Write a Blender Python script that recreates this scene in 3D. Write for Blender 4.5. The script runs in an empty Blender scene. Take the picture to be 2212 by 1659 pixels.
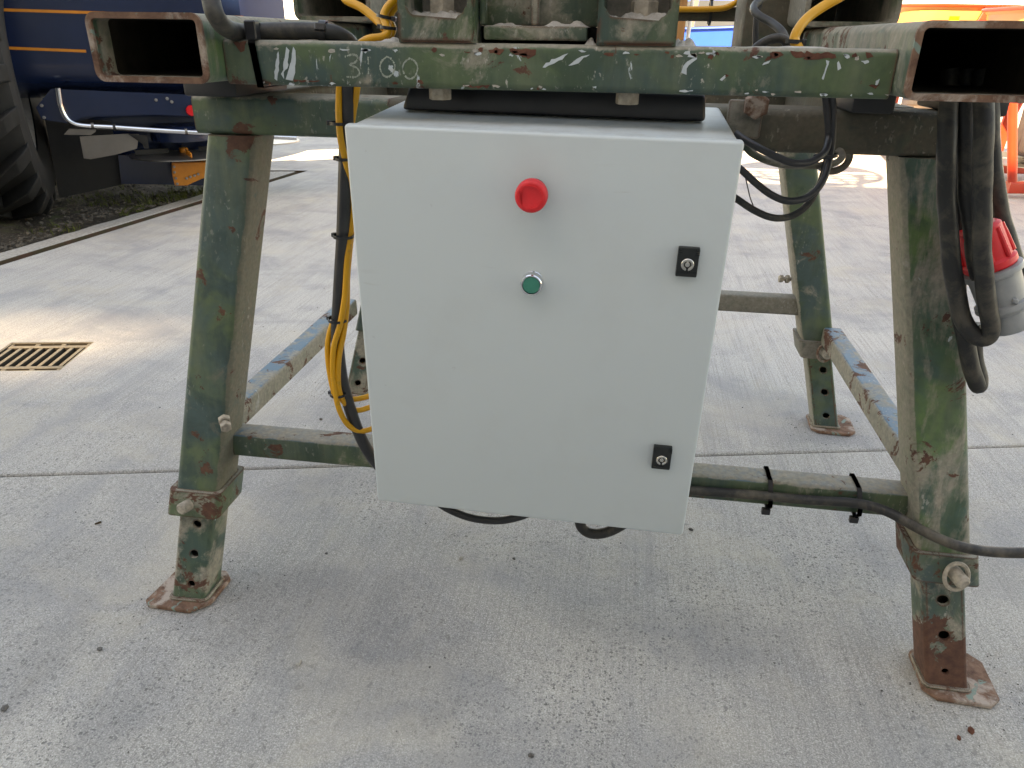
import bpy, bmesh, math, random
from mathutils import Vector, Matrix, noise
from mathutils.geometry import tessellate_polygon
R = math.radians
S = bpy.context.scene
COL = S.collection
rng = random.Random(7)

# ------------------------------------------------------------------ camera
PITCH, ROLL, YAW = R(25.05), R(.807), R(8.26)
CAM = Vector((.102, -1.117, 1.10))
fw = Vector((-math.sin(YAW)*math.cos(PITCH), math.cos(YAW)*math.cos(PITCH), -math.sin(PITCH)))
rt = Vector((math.cos(YAW), math.sin(YAW), 0)); up = rt.cross(fw)
r2 = rt*math.cos(ROLL)+up*math.sin(ROLL); u2 = -rt*math.sin(ROLL)+up*math.cos(ROLL)
cam = bpy.data.cameras.new('camera'); co = bpy.data.objects.new('camera', cam); COL.objects.link(co)
co.matrix_world = Matrix(((r2.x, u2.x, -fw.x, CAM.x), (r2.y, u2.y, -fw.y, CAM.y), (r2.z, u2.z, -fw.z, CAM.z), (0, 0, 0, 1)))
cam.sensor_width = 36; cam.lens = 36*1597/2212; cam.clip_start = .02; cam.clip_end = 600
S.camera = co
# ------------------------------------------------------------------ light
EL = R(36); SUN = Vector((-.35, -.937, 0)).normalized()           # horizontal direction towards the sun
w = bpy.data.worlds.new('World'); S.world = w; w.use_nodes = True
nt = w.node_tree; sky = nt.nodes.new('ShaderNodeTexSky'); sky.sky_type = 'NISHITA'; sky.sun_disc = False
sky.sun_elevation = EL; sky.sun_rotation = math.atan2(SUN.x, SUN.y)
bg = nt.nodes['Background']; bg.inputs['Strength'].default_value = .12
nt.links.new(sky.outputs[0], bg.inputs[0])
sl = bpy.data.lights.new('sun', 'SUN'); sl.energy = 5; sl.angle = R(.5); sl.color = (1, .93, .82)
so = bpy.data.objects.new('sun', sl); COL.objects.link(so); so.location = (-6, -14, 16)
D = -(SUN*math.cos(EL)+Vector((0, 0, math.sin(EL))))
so.rotation_euler = D.to_track_quat('-Z', 'Y').to_euler()
S.view_settings.view_transform = 'Standard'; S.view_settings.look = 'None'
S.view_settings.exposure = 2.86; S.view_settings.gamma = 1
S.view_settings.use_white_balance = True; S.view_settings.white_balance_temperature = 11700; S.view_settings.white_balance_tint = 14
S.view_settings.use_curve_mapping = False

# ------------------------------------------------------------------ helpers
def ray(u, v):
    return r2*((u-1106)/1597) - u2*((v-829.5)/1597) + fw
def P(u, v, x=None, y=None, z=None, pl=None):
    "the point of a real plane (x=, y=, z= or point and normal) seen in direction u, v"
    d = ray(u, v)
    if x is not None: t = (x-CAM.x)/d.x
    elif y is not None: t = (y-CAM.y)/d.y
    elif z is not None: t = (z-CAM.z)/d.z
    else: t = (pl[0]-CAM).dot(pl[1])/d.dot(pl[1])
    return CAM+d*t

def root_of(o):
    while o.parent: o = o.parent
    return o
def thing(name, label, cat, loc=(0, 0, 0), mat=None, group=None):
    o = bpy.data.objects.new(name, None); COL.objects.link(o)
    o.matrix_world = mat if mat is not None else Matrix.Translation(loc)
    o.empty_display_size = .1
    o['label'] = label; o['category'] = cat
    if group: o['group'] = group
    MW[o.name] = o.matrix_world.copy()
    return o
MW = {}
def finish(bm, ang=32):
    bmesh.ops.recalc_face_normals(bm, faces=bm.faces)
    for f in bm.faces: f.smooth = True
    for e in bm.edges:
        if len(e.link_faces) == 2 and e.calc_face_angle(0) > R(ang): e.smooth = False
def obj(name, bm, mat, parent=None, local=False, label=None, cat=None, group=None, kind=None, ang=32, recalc=True):
    if recalc: finish(bm, ang)
    me = bpy.data.meshes.new(name); bm.to_mesh(me); bm.free()
    me.materials.append(mat)
    o = bpy.data.objects.new(name, me); COL.objects.link(o)
    if parent:
        if not local: me.transform(MW[root_of(parent).name].inverted())
        o.parent = parent
    if label: o['label'] = label
    if cat: o['category'] = cat
    if group: o['group'] = group
    if kind: o['kind'] = kind
    return o
def free(name, bm, mat, label, cat, group=None, kind=None, ang=32):
    "a thing of one mesh with its origin at its own base"
    c = Vector((0, 0, 0)); n = 0; lo = 1e9
    for v in bm.verts: c += v.co; n += 1; lo = min(lo, v.co.z)
    c /= n; c.z = lo
    o = obj(name, bm, mat, None, False, label, cat, group, kind, ang)
    o.data.transform(Matrix.Translation(-c)); o.location = c
    return o

def BM(): return bmesh.new()
def box(bm, lo, hi, bev=0, seg=2, M=None):
    r = bmesh.ops.create_cube(bm, size=1)['verts']
    lo = Vector(lo); hi = Vector(hi)
    for v in r: v.co = Vector(((lo.x+hi.x)/2+v.co.x*(hi.x-lo.x), (lo.y+hi.y)/2+v.co.y*(hi.y-lo.y), (lo.z+hi.z)/2+v.co.z*(hi.z-lo.z)))
    if bev:
        es = list({e for v in r for e in v.link_edges})
        g = bmesh.ops.bevel(bm, geom=es, offset=bev, segments=seg, affect='EDGES', profile=.5)
        r = list({v for f in g['faces'] for v in f.verts} | {v for v in r if v.is_valid})
    if M is not None:
        for v in r: v.co = M@v.co
    return r
def rr(w, h, r, n=4):
    "rounded rectangle profile"
    pts = []
    for cx, cy, a in ((w/2-r, h/2-r, 0), (-w/2+r, h/2-r, 90), (-w/2+r, -h/2+r, 180), (w/2-r, -h/2+r, 270)):
        for i in range(n+1):
            t = R(a+90*i/n); pts.append((cx+r*math.cos(t), cy+r*math.sin(t)))
    return pts
def sweep(bm, prof, path, xs, ys, cap=True, scales=None, closed=True):
    "rings of a 2D profile at each point of path with axes xs[i], ys[i]"
    rings = []
    for i, p in enumerate(path):
        X = xs[i] if isinstance(xs, list) else xs; Y = ys[i] if isinstance(ys, list) else ys
        s = scales[i] if scales else 1
        rings.append([bm.verts.new(Vector(p)+X*a*s+Y*b*s) for a, b in prof])
    n = len(prof); fs = []
    for a, b in zip(rings, rings[1:]):
        for j in range(n if closed else n-1): fs.append(bm.faces.new((a[j], a[(j+1) % n], b[(j+1) % n], b[j])))
    if cap and closed:
        bm.faces.new(rings[0][::-1]); bm.faces.new(rings[-1])
    return rings
def tube_beam(bm, p0, p1, w, h, r, X, Y, wall=0, n=4, div=1):
    "rectangular steel section; hollow when wall is given"
    p0 = Vector(p0); p1 = Vector(p1); X = Vector(X); Y = Vector(Y)
    path = [p0.lerp(p1, i/div) for i in range(div+1)]
    if not wall: return sweep(bm, rr(w, h, r, n), path, X, Y)
    a = sweep(bm, rr(w, h, r, n), path, X, Y, cap=False)
    b = sweep(bm, rr(w-2*wall, h-2*wall, max(r-wall, .002), n), path, X, Y, cap=False)
    m = len(a[0])
    for q in (0, -1):
        for j in range(m):
            bm.faces.new((a[q][j], a[q][(j+1) % m], b[q][(j+1) % m], b[q][j]))
def smooth_path(pts, n=8):
    pts = [Vector(p) for p in pts]; out = []
    q = [pts[0]*2-pts[1]]+pts+[pts[-1]*2-pts[-2]]
    for i in range(1, len(q)-2):
        a, b, c, d = q[i-1:i+3]
        for k in range(n):
            t = k/n
            out.append(.5*((2*b)+(c-a)*t+(2*a-5*b+4*c-d)*t*t+(3*b-a-3*c+d)*t**3))
    out.append(pts[-1]); return out
def cable(bm, pts, r, n=8, seg=10, wob=0):
    path = smooth_path(pts, n) if n else [Vector(p) for p in pts]
    if wob:
        path = [p+Vector(noise.noise_vector(p*22))*wob for p in path]
    T = []
    for i in range(len(path)):
        a = path[max(i-1, 0)]; b = path[min(i+1, len(path)-1)]; T.append((b-a).normalized())
    X = T[0].orthogonal().normalized(); xs, ys = [], []
    for t in T:
        X = (X-t*X.dot(t)).normalized(); xs.append(X.copy()); ys.append(t.cross(X))
    prof = [(r*math.cos(2*math.pi*k/seg), r*math.sin(2*math.pi*k/seg)) for k in range(seg)]
    sweep(bm, prof, path, xs, ys)
def frame(axis, ref=Vector((0, 0, 1))):
    Z = Vector(axis).normalized(); X = Vector(ref)-Z*Z.dot(Vector(ref))
    if X.length < 1e-4: X = Z.orthogonal()
    X.normalize(); return X, Z.cross(X), Z
def lathe(bm, prof, c, axis, seg=24, ref=Vector((0, 0, 1))):
    "prof: list of (radius, height along the axis)"
    X, Y, Z = frame(axis, ref); c = Vector(c); rings = []
    for r, h in prof:
        if r < 1e-6: rings.append([bm.verts.new(c+Z*h)]); continue
        rings.append([bm.verts.new(c+Z*h+X*r*math.cos(2*math.pi*k/seg)+Y*r*math.sin(2*math.pi*k/seg)) for k in range(seg)])
    for a, b in zip(rings, rings[1:]):
        if len(a) == 1 and len(b) == 1: continue
        for j in range(seg):
            j2 = (j+1) % seg
            if len(a) == 1: bm.faces.new((a[0], b[j], b[j2]))
            elif len(b) == 1: bm.faces.new((a[j], a[j2], b[0]))
            else: bm.faces.new((a[j], a[j2], b[j2], b[j]))
    return rings
def disc(bm, c, axis, r, h, seg=24, bev=0):
    if bev: lathe(bm, [(0, 0), (r, 0), (r, h-bev), (r-bev, h), (0, h)], c, axis, seg)
    else: lathe(bm, [(0, 0), (r, 0), (r, h), (0, h)], c, axis, seg)
def hexhead(bm, c, axis, af, h, bev=.0015):
    lathe(bm, [(0, 0), (af/1.732, 0), (af/1.732, h-bev), (af/1.732-bev*1.5, h), (0, h)], c, axis, 6)
def ziptie(parent_pts, axis, rx, ry, width, mat, label, group, head=None, ref=Vector((0, 0, 1)), th=.0014):
    "a flat black strap round a bundle, with its locking head"
    X, Y, Z = frame(axis, ref); c = Vector(parent_pts); bm = BM(); n = 28
    ring = []
    for k in range(n):
        a = 2*math.pi*k/n
        def pt(e, z): return c+X*(rx+e)*math.cos(a)+Y*(ry+e)*math.sin(a)+Z*z
        ring.append([bm.verts.new(pt(0, -width/2)), bm.verts.new(pt(th, -width/2)), bm.verts.new(pt(th, width/2)), bm.verts.new(pt(0, width/2))])
    for k in range(n):
        a, b = ring[k], ring[(k+1) % n]
        for j in range(4): bm.faces.new((a[j], a[(j+1) % 4], b[(j+1) % 4], b[j]))
    if head is not None:
        hp = X*(rx+.003)*math.cos(head)+Y*(ry+.003)*math.sin(head)
        d = hp.normalized(); s = Z.cross(d)
        M = Matrix(((d.x, s.x, Z.x, (c+hp).x), (d.y, s.y, Z.y, (c+hp).y), (d.z, s.z, Z.z, (c+hp).z), (0, 0, 0, 1)))
        box(bm, (-.003, -.0045, -width*.75), (.003, .0045, width*.75), .0008, 1, M)
    return free('cable_tie', bm, mat, label, 'cable tie', group)

# ------------------------------------------------------------------ materials
class NT:
    def __init__(s, name):
        s.m = bpy.data.materials.new(name); s.m.use_nodes = True; s.t = s.m.node_tree
        s.b = s.t.nodes['Principled BSDF']; s.co = s.t.nodes.new('ShaderNodeTexCoord').outputs['Object']
    def n(s, ty, **k):
        x = s.t.nodes.new(ty)
        for a, b in k.items(): setattr(x, a, b)
        return x
    def l(s, a, b): s.t.links.new(a, b)
    def set(s, sock, v):
        if hasattr(v, 'is_output'): s.l(v, sock)
        else: sock.default_value = v
    def map(s, scale=(1, 1, 1), rot=(0, 0, 0), loc=(0, 0, 0), co=None):
        x = s.n('ShaderNodeMapping'); s.l(co or s.co, x.inputs[0])
        x.inputs['Location'].default_value = loc; x.inputs['Rotation'].default_value = rot; x.inputs['Scale'].default_value = scale
        return x.outputs[0]
    def noise(s, scale, detail=4, rough=.55, dist=0, co=None):
        x = s.n('ShaderNodeTexNoise'); s.l(co or s.co, x.inputs['Vector'])
        x.inputs['Scale'].default_value = scale; x.inputs['Detail'].default_value = detail
        x.inputs['Roughness'].default_value = rough; x.inputs['Distortion'].default_value = dist
        return x.outputs['Fac']
    def ramp(s, v, a, b, x=0., y=1.):
        r = s.n('ShaderNodeMapRange'); s.set(r.inputs[0], v)
        for i, q in zip((1, 2, 3, 4), (a, b, x, y)): r.inputs[i].default_value = q
        r.clamp = True; return r.outputs[0]
    def math(s, op, a, b=0.):
        x = s.n('ShaderNodeMath', operation=op); s.set(x.inputs[0], a); s.set(x.inputs[1], b); x.use_clamp = op in ('ADD', 'SUBTRACT') and False
        return x.outputs[0]
    def mix(s, f, a, b, mode='MIX'):
        x = s.n('ShaderNodeMix', data_type='RGBA', blend_type=mode); s.set(x.inputs[0], f)
        for i, q in ((6, a), (7, b)):
            if hasattr(q, 'is_output'): s.l(q, x.inputs[i])
            else: x.inputs[i].default_value = (*q, 1) if len(q) == 3 else q
        return x.outputs[2]
    def bump(s, h, strength=.3, dist=.002, prev=None):
        x = s.n('ShaderNodeBump'); x.inputs['Strength'].default_value = strength; x.inputs['Distance'].default_value = dist
        s.l(h, x.inputs['Height'])
        if prev: s.l(prev, x.inputs['Normal'])
        return x.outputs[0]
    def out(s, col=None, rough=.5, metal=0., nor=None, spec=.5, **k):
        b = s.b
        if col is not None:
            if hasattr(col, 'is_output'): s.l(col, b.inputs['Base Color'])
            else: b.inputs['Base Color'].default_value = (*col, 1)
        s.set(b.inputs['Roughness'], rough); s.set(b.inputs['Metallic'], metal)
        b.inputs['Specular IOR Level'].default_value = spec
        if nor: s.l(nor, b.inputs['Normal'])
        for a, v in k.items(): b.inputs[a].default_value = v
        return s.m
def upness(t, power=1.):
    g = t.n('ShaderNodeNewGeometry'); x = t.n('ShaderNodeSeparateXYZ'); t.l(g.outputs['Normal'], x.inputs[0])
    return x.outputs[2]
def plain(name, col, rough=.5, metal=0., var=.12, scale=40, spec=.5, bump=0.):
    t = NT(name)
    n = t.noise(scale, 5, .6)
    c = t.mix(t.ramp(n, .3, .7), [q*(1-var) for q in col], [min(1, q*(1+var)) for q in col])
    n2 = t.noise(scale*.12, 4, .6)
    ro = t.ramp(n2, .3, .7, max(rough-.08, .02), rough+.1)
    return t.out(c, ro, metal, t.bump(n, bump, .001) if bump else None, spec)

GR_A = (.115, .165, .085); GR_B = (.075, .125, .12); GR_C = (.055, .10, .065)
DUST = (.36, .325, .265); RUST = (.072, .032, .023); RUST2 = (.135, .062, .040); CHIP = (.42, .48, .51); BLUE = (.07, .145, .20)
def paint(name, dust=.25, rust=.2, chips=.1, seed=0, top=.55, a=GR_A, b=GR_B, c=GR_C, blue=0., streak=1., inner=0, dcol=None, smear=None, specks=.5, low=0):
    t = NT(name)
    a, b, c = [[q*.74 for q in z] for z in (a, b, c)]
    base = t.map(loc=(seed*3.7, seed*1.3, seed*2.1))
    big = t.noise(5.5, 4, .6, .8, base)
    med = t.noise(16, 6, .62, .4, base)
    zs = t.map((26, 26, 3.2), loc=(seed, 0, 0)); st = t.noise(1, 5, .6, .3, zs)
    col = t.mix(t.ramp(big, .42, .56), a, b)
    col = t.mix(t.ramp(med, .47, .63, 0, .8), col, c)
    col = t.mix(t.ramp(st, .45, .68, 0, .50*streak), col, (.14, .165, .10))
    col = t.mix(t.ramp(t.noise(90, 4, .7, 0, base), .35, .7, 0, .28), col, (.05, .06, .045))
    upz = upness(t)
    # settled cement dust
    dn = t.noise(9, 8, .68, .5, base)
    if smear is not None:
        sm = t.noise(1, 6, .66, .4, t.map((24, 24, 3.6), (0, R(smear), 0), (seed, 1, 2)))
        dn = t.math('ADD', t.math('MULTIPLY', dn, .35), t.math('MULTIPLY', sm, .65))
    dd = t.math('ADD', dn, t.ramp(upz, .15, .85, 0, top*.36))
    if inner:
        gg = t.n('ShaderNodeNewGeometry'); xx = t.n('ShaderNodeSeparateXYZ'); t.l(gg.outputs['Normal'], xx.inputs[0])
        dd = t.math('ADD', dd, t.ramp(t.math('MULTIPLY', xx.outputs[0], inner), .4, .8, 0, .26))
    thr = .62-.30*dust
    dm = t.math('MULTIPLY', t.ramp(dd, thr, thr+.09), t.ramp(t.noise(60, 5, .7, 0, base), .25, .6, .45, 1))
    D0 = [q*.86 for q in (dcol or DUST)]
    dcol = t.mix(t.ramp(t.noise(130, 3, .6, 0, base), .3, .7), D0, [q*.72 for q in D0])
    if blue:
        bm_ = t.ramp(t.noise(7, 6, .6, 1.2, t.map((1, 1, 1), loc=(seed*2., 5, 1))), .58-blue*.14, .60-blue*.14)
        col = t.mix(t.math('MULTIPLY', bm_, t.ramp(upz, .3, .6)), col, BLUE)
    # knocks through to a pale coat
    if chips:
        cn = t.noise(21, 7, .62, .8, t.map((1, 1, .55), loc=(seed*5., 2, 7)))
        cm = t.ramp(cn, .69-.12*chips, .70-.12*chips)
        col = t.mix(cm, col, CHIP)
    col = t.mix(dm, col, dcol)
    # small spatter of pale cement, in runs
    if specks:
        sk = t.noise(150, 3, .6, 0, t.map((1, 1, .5), loc=(seed, 3, seed*2.)))
        skm = t.math('MULTIPLY', t.ramp(sk, .60, .66), t.ramp(t.noise(11, 5, .65, .5, t.map((1, 1, .4), loc=(2, seed*1.9, 5))), .50, .64, 0, specks))
        col = t.mix(skm, col, (.42, .40, .36))
    # rust, more of it along worn edges
    bv = t.n('ShaderNodeBevel', samples=4); bv.inputs[0].default_value = .006
    g = t.n('ShaderNodeNewGeometry'); dt = t.n('ShaderNodeVectorMath', operation='DOT_PRODUCT')
    t.l(bv.outputs[0], dt.inputs[0]); t.l(g.outputs['Normal'], dt.inputs[1])
    edge = t.ramp(dt.outputs['Value'], .995, .90)
    rn = t.noise(13, 9, .7, .6, t.map(loc=(seed*1.7, 9, 3)))
    rv = t.math('ADD', rn, t.math('MULTIPLY', edge, .16))
    if low:
        zz = t.n('ShaderNodeSeparateXYZ'); t.l(t.co, zz.inputs[0]); rv = t.math('ADD', rv, t.ramp(zz.outputs[2], .17, .02, 0, low))
    rth = .675-.20*rust
    rm = t.ramp(rv, rth, rth+.02)
    rcol = t.mix(t.ramp(t.noise(55, 6, .7), .35, .68), RUST, RUST2)
    col = t.mix(rm, col, rcol)
    h = t.math('ADD', t.math('MULTIPLY', dm, .7), t.math('MULTIPLY', t.noise(140, 5, .65), .5))
    h = t.math('SUBTRACT', h, t.math('MULTIPLY', rm, .5))
    rough = t.math('ADD', .52, t.math('MULTIPLY', t.math('MAXIMUM', dm, rm), .34))
    return t.out(col, rough, 0, t.bump(h, .35, .0012), .4)
M_beam = paint('worn_green_paint', .18, .36, .22, 1, .75, specks=.95, a=(.10, .155, .075), b=(.055, .105, .095), c=(.04, .08, .05))
M_leg = paint('streaked_green_paint', .08, .30, .0, 2, .6, a=(.115, .17, .085), b=(.065, .12, .115), c=(.035, .075, .07))
M_legl = paint('streaked_green_paint_dusty_shaded_inside', .08, .42, .0, 2, .6, a=(.115, .17, .085), b=(.065, .12, .115), c=(.035, .075, .07), inner=1, dcol=(.215, .20, .155))  # inner side dusty; its dust colour is darkened for shade on that face
M_legb = paint('green_paint_dusty_towards_centre', .30, .25, .0, 9, .6, inner=-1)
M_legr = paint('dusty_green_paint', .50, .42, .05, 5, .6, a=(.125, .23, .075), b=(.07, .14, .115), c=(.05, .105, .06), inner=-1, smear=24)
M_foot = paint('worn_foot_paint', .50, .50, .05, 12, .6, a=(.085, .14, .085), b=(.055, .11, .09), c=(.035, .07, .055), low=.04)
M_low = paint('dusty_rusty_paint', .40, .62, .04, 3, .5, low=.20)
M_str = paint('blue_topped_paint', .30, .42, .0, 4, .62, a=(.09, .14, .07), b=(.06, .105, .085), c=(.04, .075, .05), blue=1.)
M_strs = paint('blue_topped_dusty_paint', .34, .50, .35, 14, .12, a=(.09, .14, .07), b=(.06, .105, .085), c=(.04, .075, .05), blue=1.5, inner=1)
M_strr = paint('blue_topped_dusty_paint_right', .32, .60, .0, 17, .12, a=(.09, .14, .07), b=(.06, .105, .085), c=(.04, .075, .05), blue=1.5, inner=-1)
M_pocket = paint('streaky_cement_paint', .56, .62, .05, 31, .5, a=(.09, .13, .085), b=(.055, .095, .085), smear=0)
M_dirty = paint('cement_caked_paint', .74, .12, 0, 6, .6, a=(.085, .09, .055), b=(.06, .07, .055), dcol=(.27, .245, .205))
M_sooty = paint('brown_caked_paint', .95, .1, 0, 7, .2, a=(.06, .06, .04), b=(.05, .055, .045), dcol=(.13, .112, .085))
M_cast = paint('dark_green_casting_paint', .40, .12, .22, 8, .7, a=(.07, .115, .05), b=(.045, .085, .07), c=(.035, .07, .045))
M_inner = paint('cement_filled_recess', .95, .05, 0, 21, .3, a=(.085, .09, .055), b=(.06, .07, .055), dcol=(.33, .30, .26))
M_inside = plain('shaded_inside_steel', (.022, .018, .013), .9, 0, .4, 30, .2)  # dark unpainted steel, with the tube's inner shade put into the colour
def rusty(name, dust=.3, seed=0):
    t = NT(name); b = t.map(loc=(seed, seed*2, 0))
    c = t.mix(t.ramp(t.noise(38, 7, .7, .5, b), .32, .66), (.085, .042, .030), (.22, .125, .085))
    c = t.mix(t.ramp(t.noise(14, 7, .7, .4, b), .56-.2*dust, .66-.2*dust, 0, .85), c, (.37, .31, .265))
    c = t.mix(t.ramp(t.noise(19, 6, .6, .8, t.map(loc=(3+seed, 4, 1))), .60, .62), c, (.16, .22, .19))
    return t.out(c, .85, 0, t.bump(t.noise(120, 6, .7), .5, .0015), .25)
M_rust = rusty('rusty_steel', .42, 1); M_rust2 = rusty('rusty_tube_lip', .22, 4)
M_bolt = plain('dusty_bolt_steel', (.33, .29, .24), .8, 0, .35, 90, .3, .4)
M_cement = NT('dried_cement'); t = M_cement
c = t.mix(t.ramp(t.noise(70, 6, .7), .3, .7), (.26, .24, .21), (.47, .44, .40))
M_cement = t.out(c, .95, 0, t.bump(t.noise(160, 6, .7), .8, .003), .2)
M_chip = plain('pale_blue_undercoat', (.44, .49, .52), .6, 0, .1, 60)
M_chalk = plain('chalk_marks', (.30, .335, .29), .9, 0, .3, 220, .2)
M_rustp = NT('bare_rust'); t = M_rustp
M_rustp = t.out(t.mix(t.ramp(t.noise(60, 6, .7), .35, .65), (.085, .035, .026), (.15, .062, .042)), .9, 0, t.bump(t.noise(150, 5, .7), .4, .001), .2)
M_rubber = plain('black_rubber', (.016, .016, .018), .55, 0, .3, 30, .5, .1)
M_hose = NT('dusty_black_cable_sheath'); t = M_hose
c = t.mix(t.ramp(t.noise(13, 7, .68, .4), .47, .70), (.020, .0195, .019), (.115, .098, .074))
c = t.mix(t.ramp(t.noise(7, 5, .6, .3, t.map((1, 1, 1), loc=(4, 1, 2))), .60, .82, 0, .7), c, (.16, .135, .10))
M_hose = t.out(c, t.ramp(t.noise(20, 4), .3, .7, .42, .7), 0, t.bump(t.noise(110, 4), .15, .001), .45)
M_blk = plain('clean_black_cable_sheath', (.022, .022, .025), .42, 0, .3, 25)
M_yel = NT('yellow_cable_sheath'); t = M_yel
c = t.mix(t.ramp(t.noise(24, 6, .7, .3), .60, .78, 0, .8), (.66, .30, .012), (.13, .09, .035))
M_yel = t.out(c, .42, 0, None, .5)
M_tie = plain('black_nylon', (.012, .012, .014), .38, 0, .2, 30)
# control box
t = NT('light_grey_powder_coat')
n = t.noise(900, 2, .5); dn = t.noise(6, 7, .65)
c = t.mix(t.ramp(dn, .50, .75, 0, .28), (.495, .55, .565), (.42, .435, .43))
scr = t.noise(1, 4, .6, .6, t.map((6, 6, 60), (0, R(70), 0)))
c = t.mix(t.math('MULTIPLY', t.ramp(scr, .66, .70, 0, .35), t.ramp(t.noise(5, 3, .5, 0, t.map(loc=(3, 1, 4))), .52, .62)), c, (.36, .36, .35))
c = t.mix(t.math('MULTIPLY', t.ramp(upness(t), .6, .9), t.ramp(t.noise(28, 7, .7), .45, .75, .1, .65)), c, (.34, .33, .31))
sp = t.ramp(t.noise(75, 3, .5, 0, t.map(loc=(2, 2, 8))), .73, .76)
c = t.mix(t.math('MULTIPLY', sp, .15), c, (.22, .21, .2))
M_box = t.out(c, t.ramp(dn, .3, .7, .38, .5), 0, t.bump(n, .06, .0005), .5)
M_red = plain('red_button_plastic', (.74, .018, .026), .48, 0, .08, 60)
M_grn = plain('green_button_plastic', (.010, .20, .145), .5, 0, .08, 60)
M_chrome = plain('chromed_metal', (.66, .67, .69), .10, 1, .05, 60)
M_nickel = plain('satin_nickel', (.55, .53, .49), .3, 1, .15, 90)
M_lock = plain('black_latch_plastic', (.008, .010, .010), .35, 0, .2, 60)
M_dark = plain('dark_recess', (.006, .006, .006), .9, 0, .1, 20, .1)
# ground
t = NT('brushed_concrete')
rot = (0, 0, R(-14))
big = t.noise(.9, 5, .6, .4); med = t.noise(3.1, 6, .62, .5, t.map(loc=(3, 1, 0)))
br = t.noise(1, 3, .6, .15, t.map((190, 2.4, 1), rot)); br2 = t.noise(1, 4, .6, .2, t.map((46, 1.6, 1), rot, (4, 2, 0)))
fine = t.noise(330, 3, .7)
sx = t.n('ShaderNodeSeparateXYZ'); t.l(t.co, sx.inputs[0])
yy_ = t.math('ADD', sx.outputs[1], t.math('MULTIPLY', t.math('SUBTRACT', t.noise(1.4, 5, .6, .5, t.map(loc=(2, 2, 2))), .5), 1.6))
near = t.ramp(yy_, .0, 1.3, 1, 0)          # front ground darker: partly real wear, partly building shade put into its colour
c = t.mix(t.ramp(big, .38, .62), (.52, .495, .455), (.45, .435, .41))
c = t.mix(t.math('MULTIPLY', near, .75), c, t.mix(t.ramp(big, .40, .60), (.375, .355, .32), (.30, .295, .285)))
c = t.mix(t.ramp(med, .50, .66, 0, .7), c, (.26, .265, .28))
c = t.mix(t.ramp(t.noise(2.2, 6, .6, .6, t.map((1, 1, 1), loc=(9, 4, 0))), .53, .68, 0, .7), c, (.47, .45, .42))
c = t.mix(t.ramp(br, .36, .50, .40, 0), c, (.17, .16, .148))
c = t.mix(t.ramp(br2, .36, .56, .24, 0), c, (.25, .245, .23))
c = t.mix(t.ramp(fine, .34, .58, .70, 0), c, (.12, .115, .11))
c = t.mix(t.ramp(fine, .52, .66, 0, .60), c, (.66, .635, .595))
mid = t.noise(120, 4, .65, .2, t.map(loc=(7, 3, 1)))
c = t.mix(t.ramp(mid, .34, .52, .32, 0), c, (.17, .165, .16))
c = t.mix(t.ramp(mid, .54, .68, 0, .35), c, (.56, .545, .515))
pit = t.noise(75, 6, .74, .9, t.map((1, .8, 1), rot, loc=(1, 5, 2)))
def stones(scale, loc, r0, r1, keep):
    v = t.n('ShaderNodeTexVoronoi', voronoi_dimensions='2D'); v.inputs['Scale'].default_value = scale
    w1 = t.n('ShaderNodeVectorMath', operation='ADD'); t.l(t.map(loc=loc), w1.inputs[0])
    nz = t.n('ShaderNodeTexNoise'); t.l(t.co, nz.inputs['Vector']); nz.inputs['Scale'].default_value = 160; nz.inputs['Detail'].default_value = 2
    sc_ = t.n('ShaderNodeVectorMath', operation='SCALE'); t.l(nz.outputs['Color'], sc_.inputs[0]); sc_.inputs['Scale'].default_value = .011
    t.l(sc_.outputs[0], w1.inputs[1]); t.l(w1.outputs[0], v.inputs['Vector'])
    sp3 = t.n('ShaderNodeSeparateColor'); t.l(v.outputs['Color'], sp3.inputs[0])
    rad = t.math('ADD', r0, t.math('MULTIPLY', sp3.outputs[0], r1))
    m_ = t.ramp(t.math('SUBTRACT', rad, v.outputs['Distance']), 0, .06)
    return t.math('MULTIPLY', m_, t.ramp(sp3.outputs[1], keep, keep+.02))
zone = t.ramp(t.noise(1.25, 5, .62, .5, t.map(loc=(6.1, 8.4, 0))), .40, .58, .12, 1)
zone = t.math('MULTIPLY', zone, t.ramp(near, .1, .8, .15, 1))
ag = t.math('MAXIMUM', stones(105, (0, 0, 0), .0, .36, .45), t.math('MULTIPLY', stones(190, (3, 1, 0), .10, .27, .35), .9))
ag = t.math('MULTIPLY', ag, zone)
pm = t.math('MULTIPLY', t.ramp(pit, .575, .625, 0, .9), t.math('MULTIPLY', t.ramp(t.noise(1.6, 4, .6, .3, t.map(loc=(5.3, 8, 0))), .40, .56, .12, 1), t.ramp(near, 0, .8, .25, 1)))
c = t.mix(pm, c, (.17, .165, .158))
c = t.mix(t.math('MULTIPLY', t.noise(24, 4, .6), t.math('MULTIPLY', zone, .5)), c, (.50, .47, .42))
c = t.mix(t.math('MULTIPLY', ag, .92), c, t.mix(t.ramp(t.noise(45, 2), .4, .6), (.085, .082, .076), (.17, .172, .172)))
pm = t.math('MAXIMUM', pm, ag)
stn = t.noise(1.7, 6, .62, .9, t.map((1, 1.4, 1), loc=(1.2, 5.7, 0)))
c = t.mix(t.ramp(stn, .50, .66, 0, .55), c, (.225, .228, .236))
c = t.mix(t.ramp(t.noise(2.6, 5, .6, .4, t.map(loc=(7.7, 1, 0))), .52, .68, 0, .45), c, (.43, .385, .31))
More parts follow.
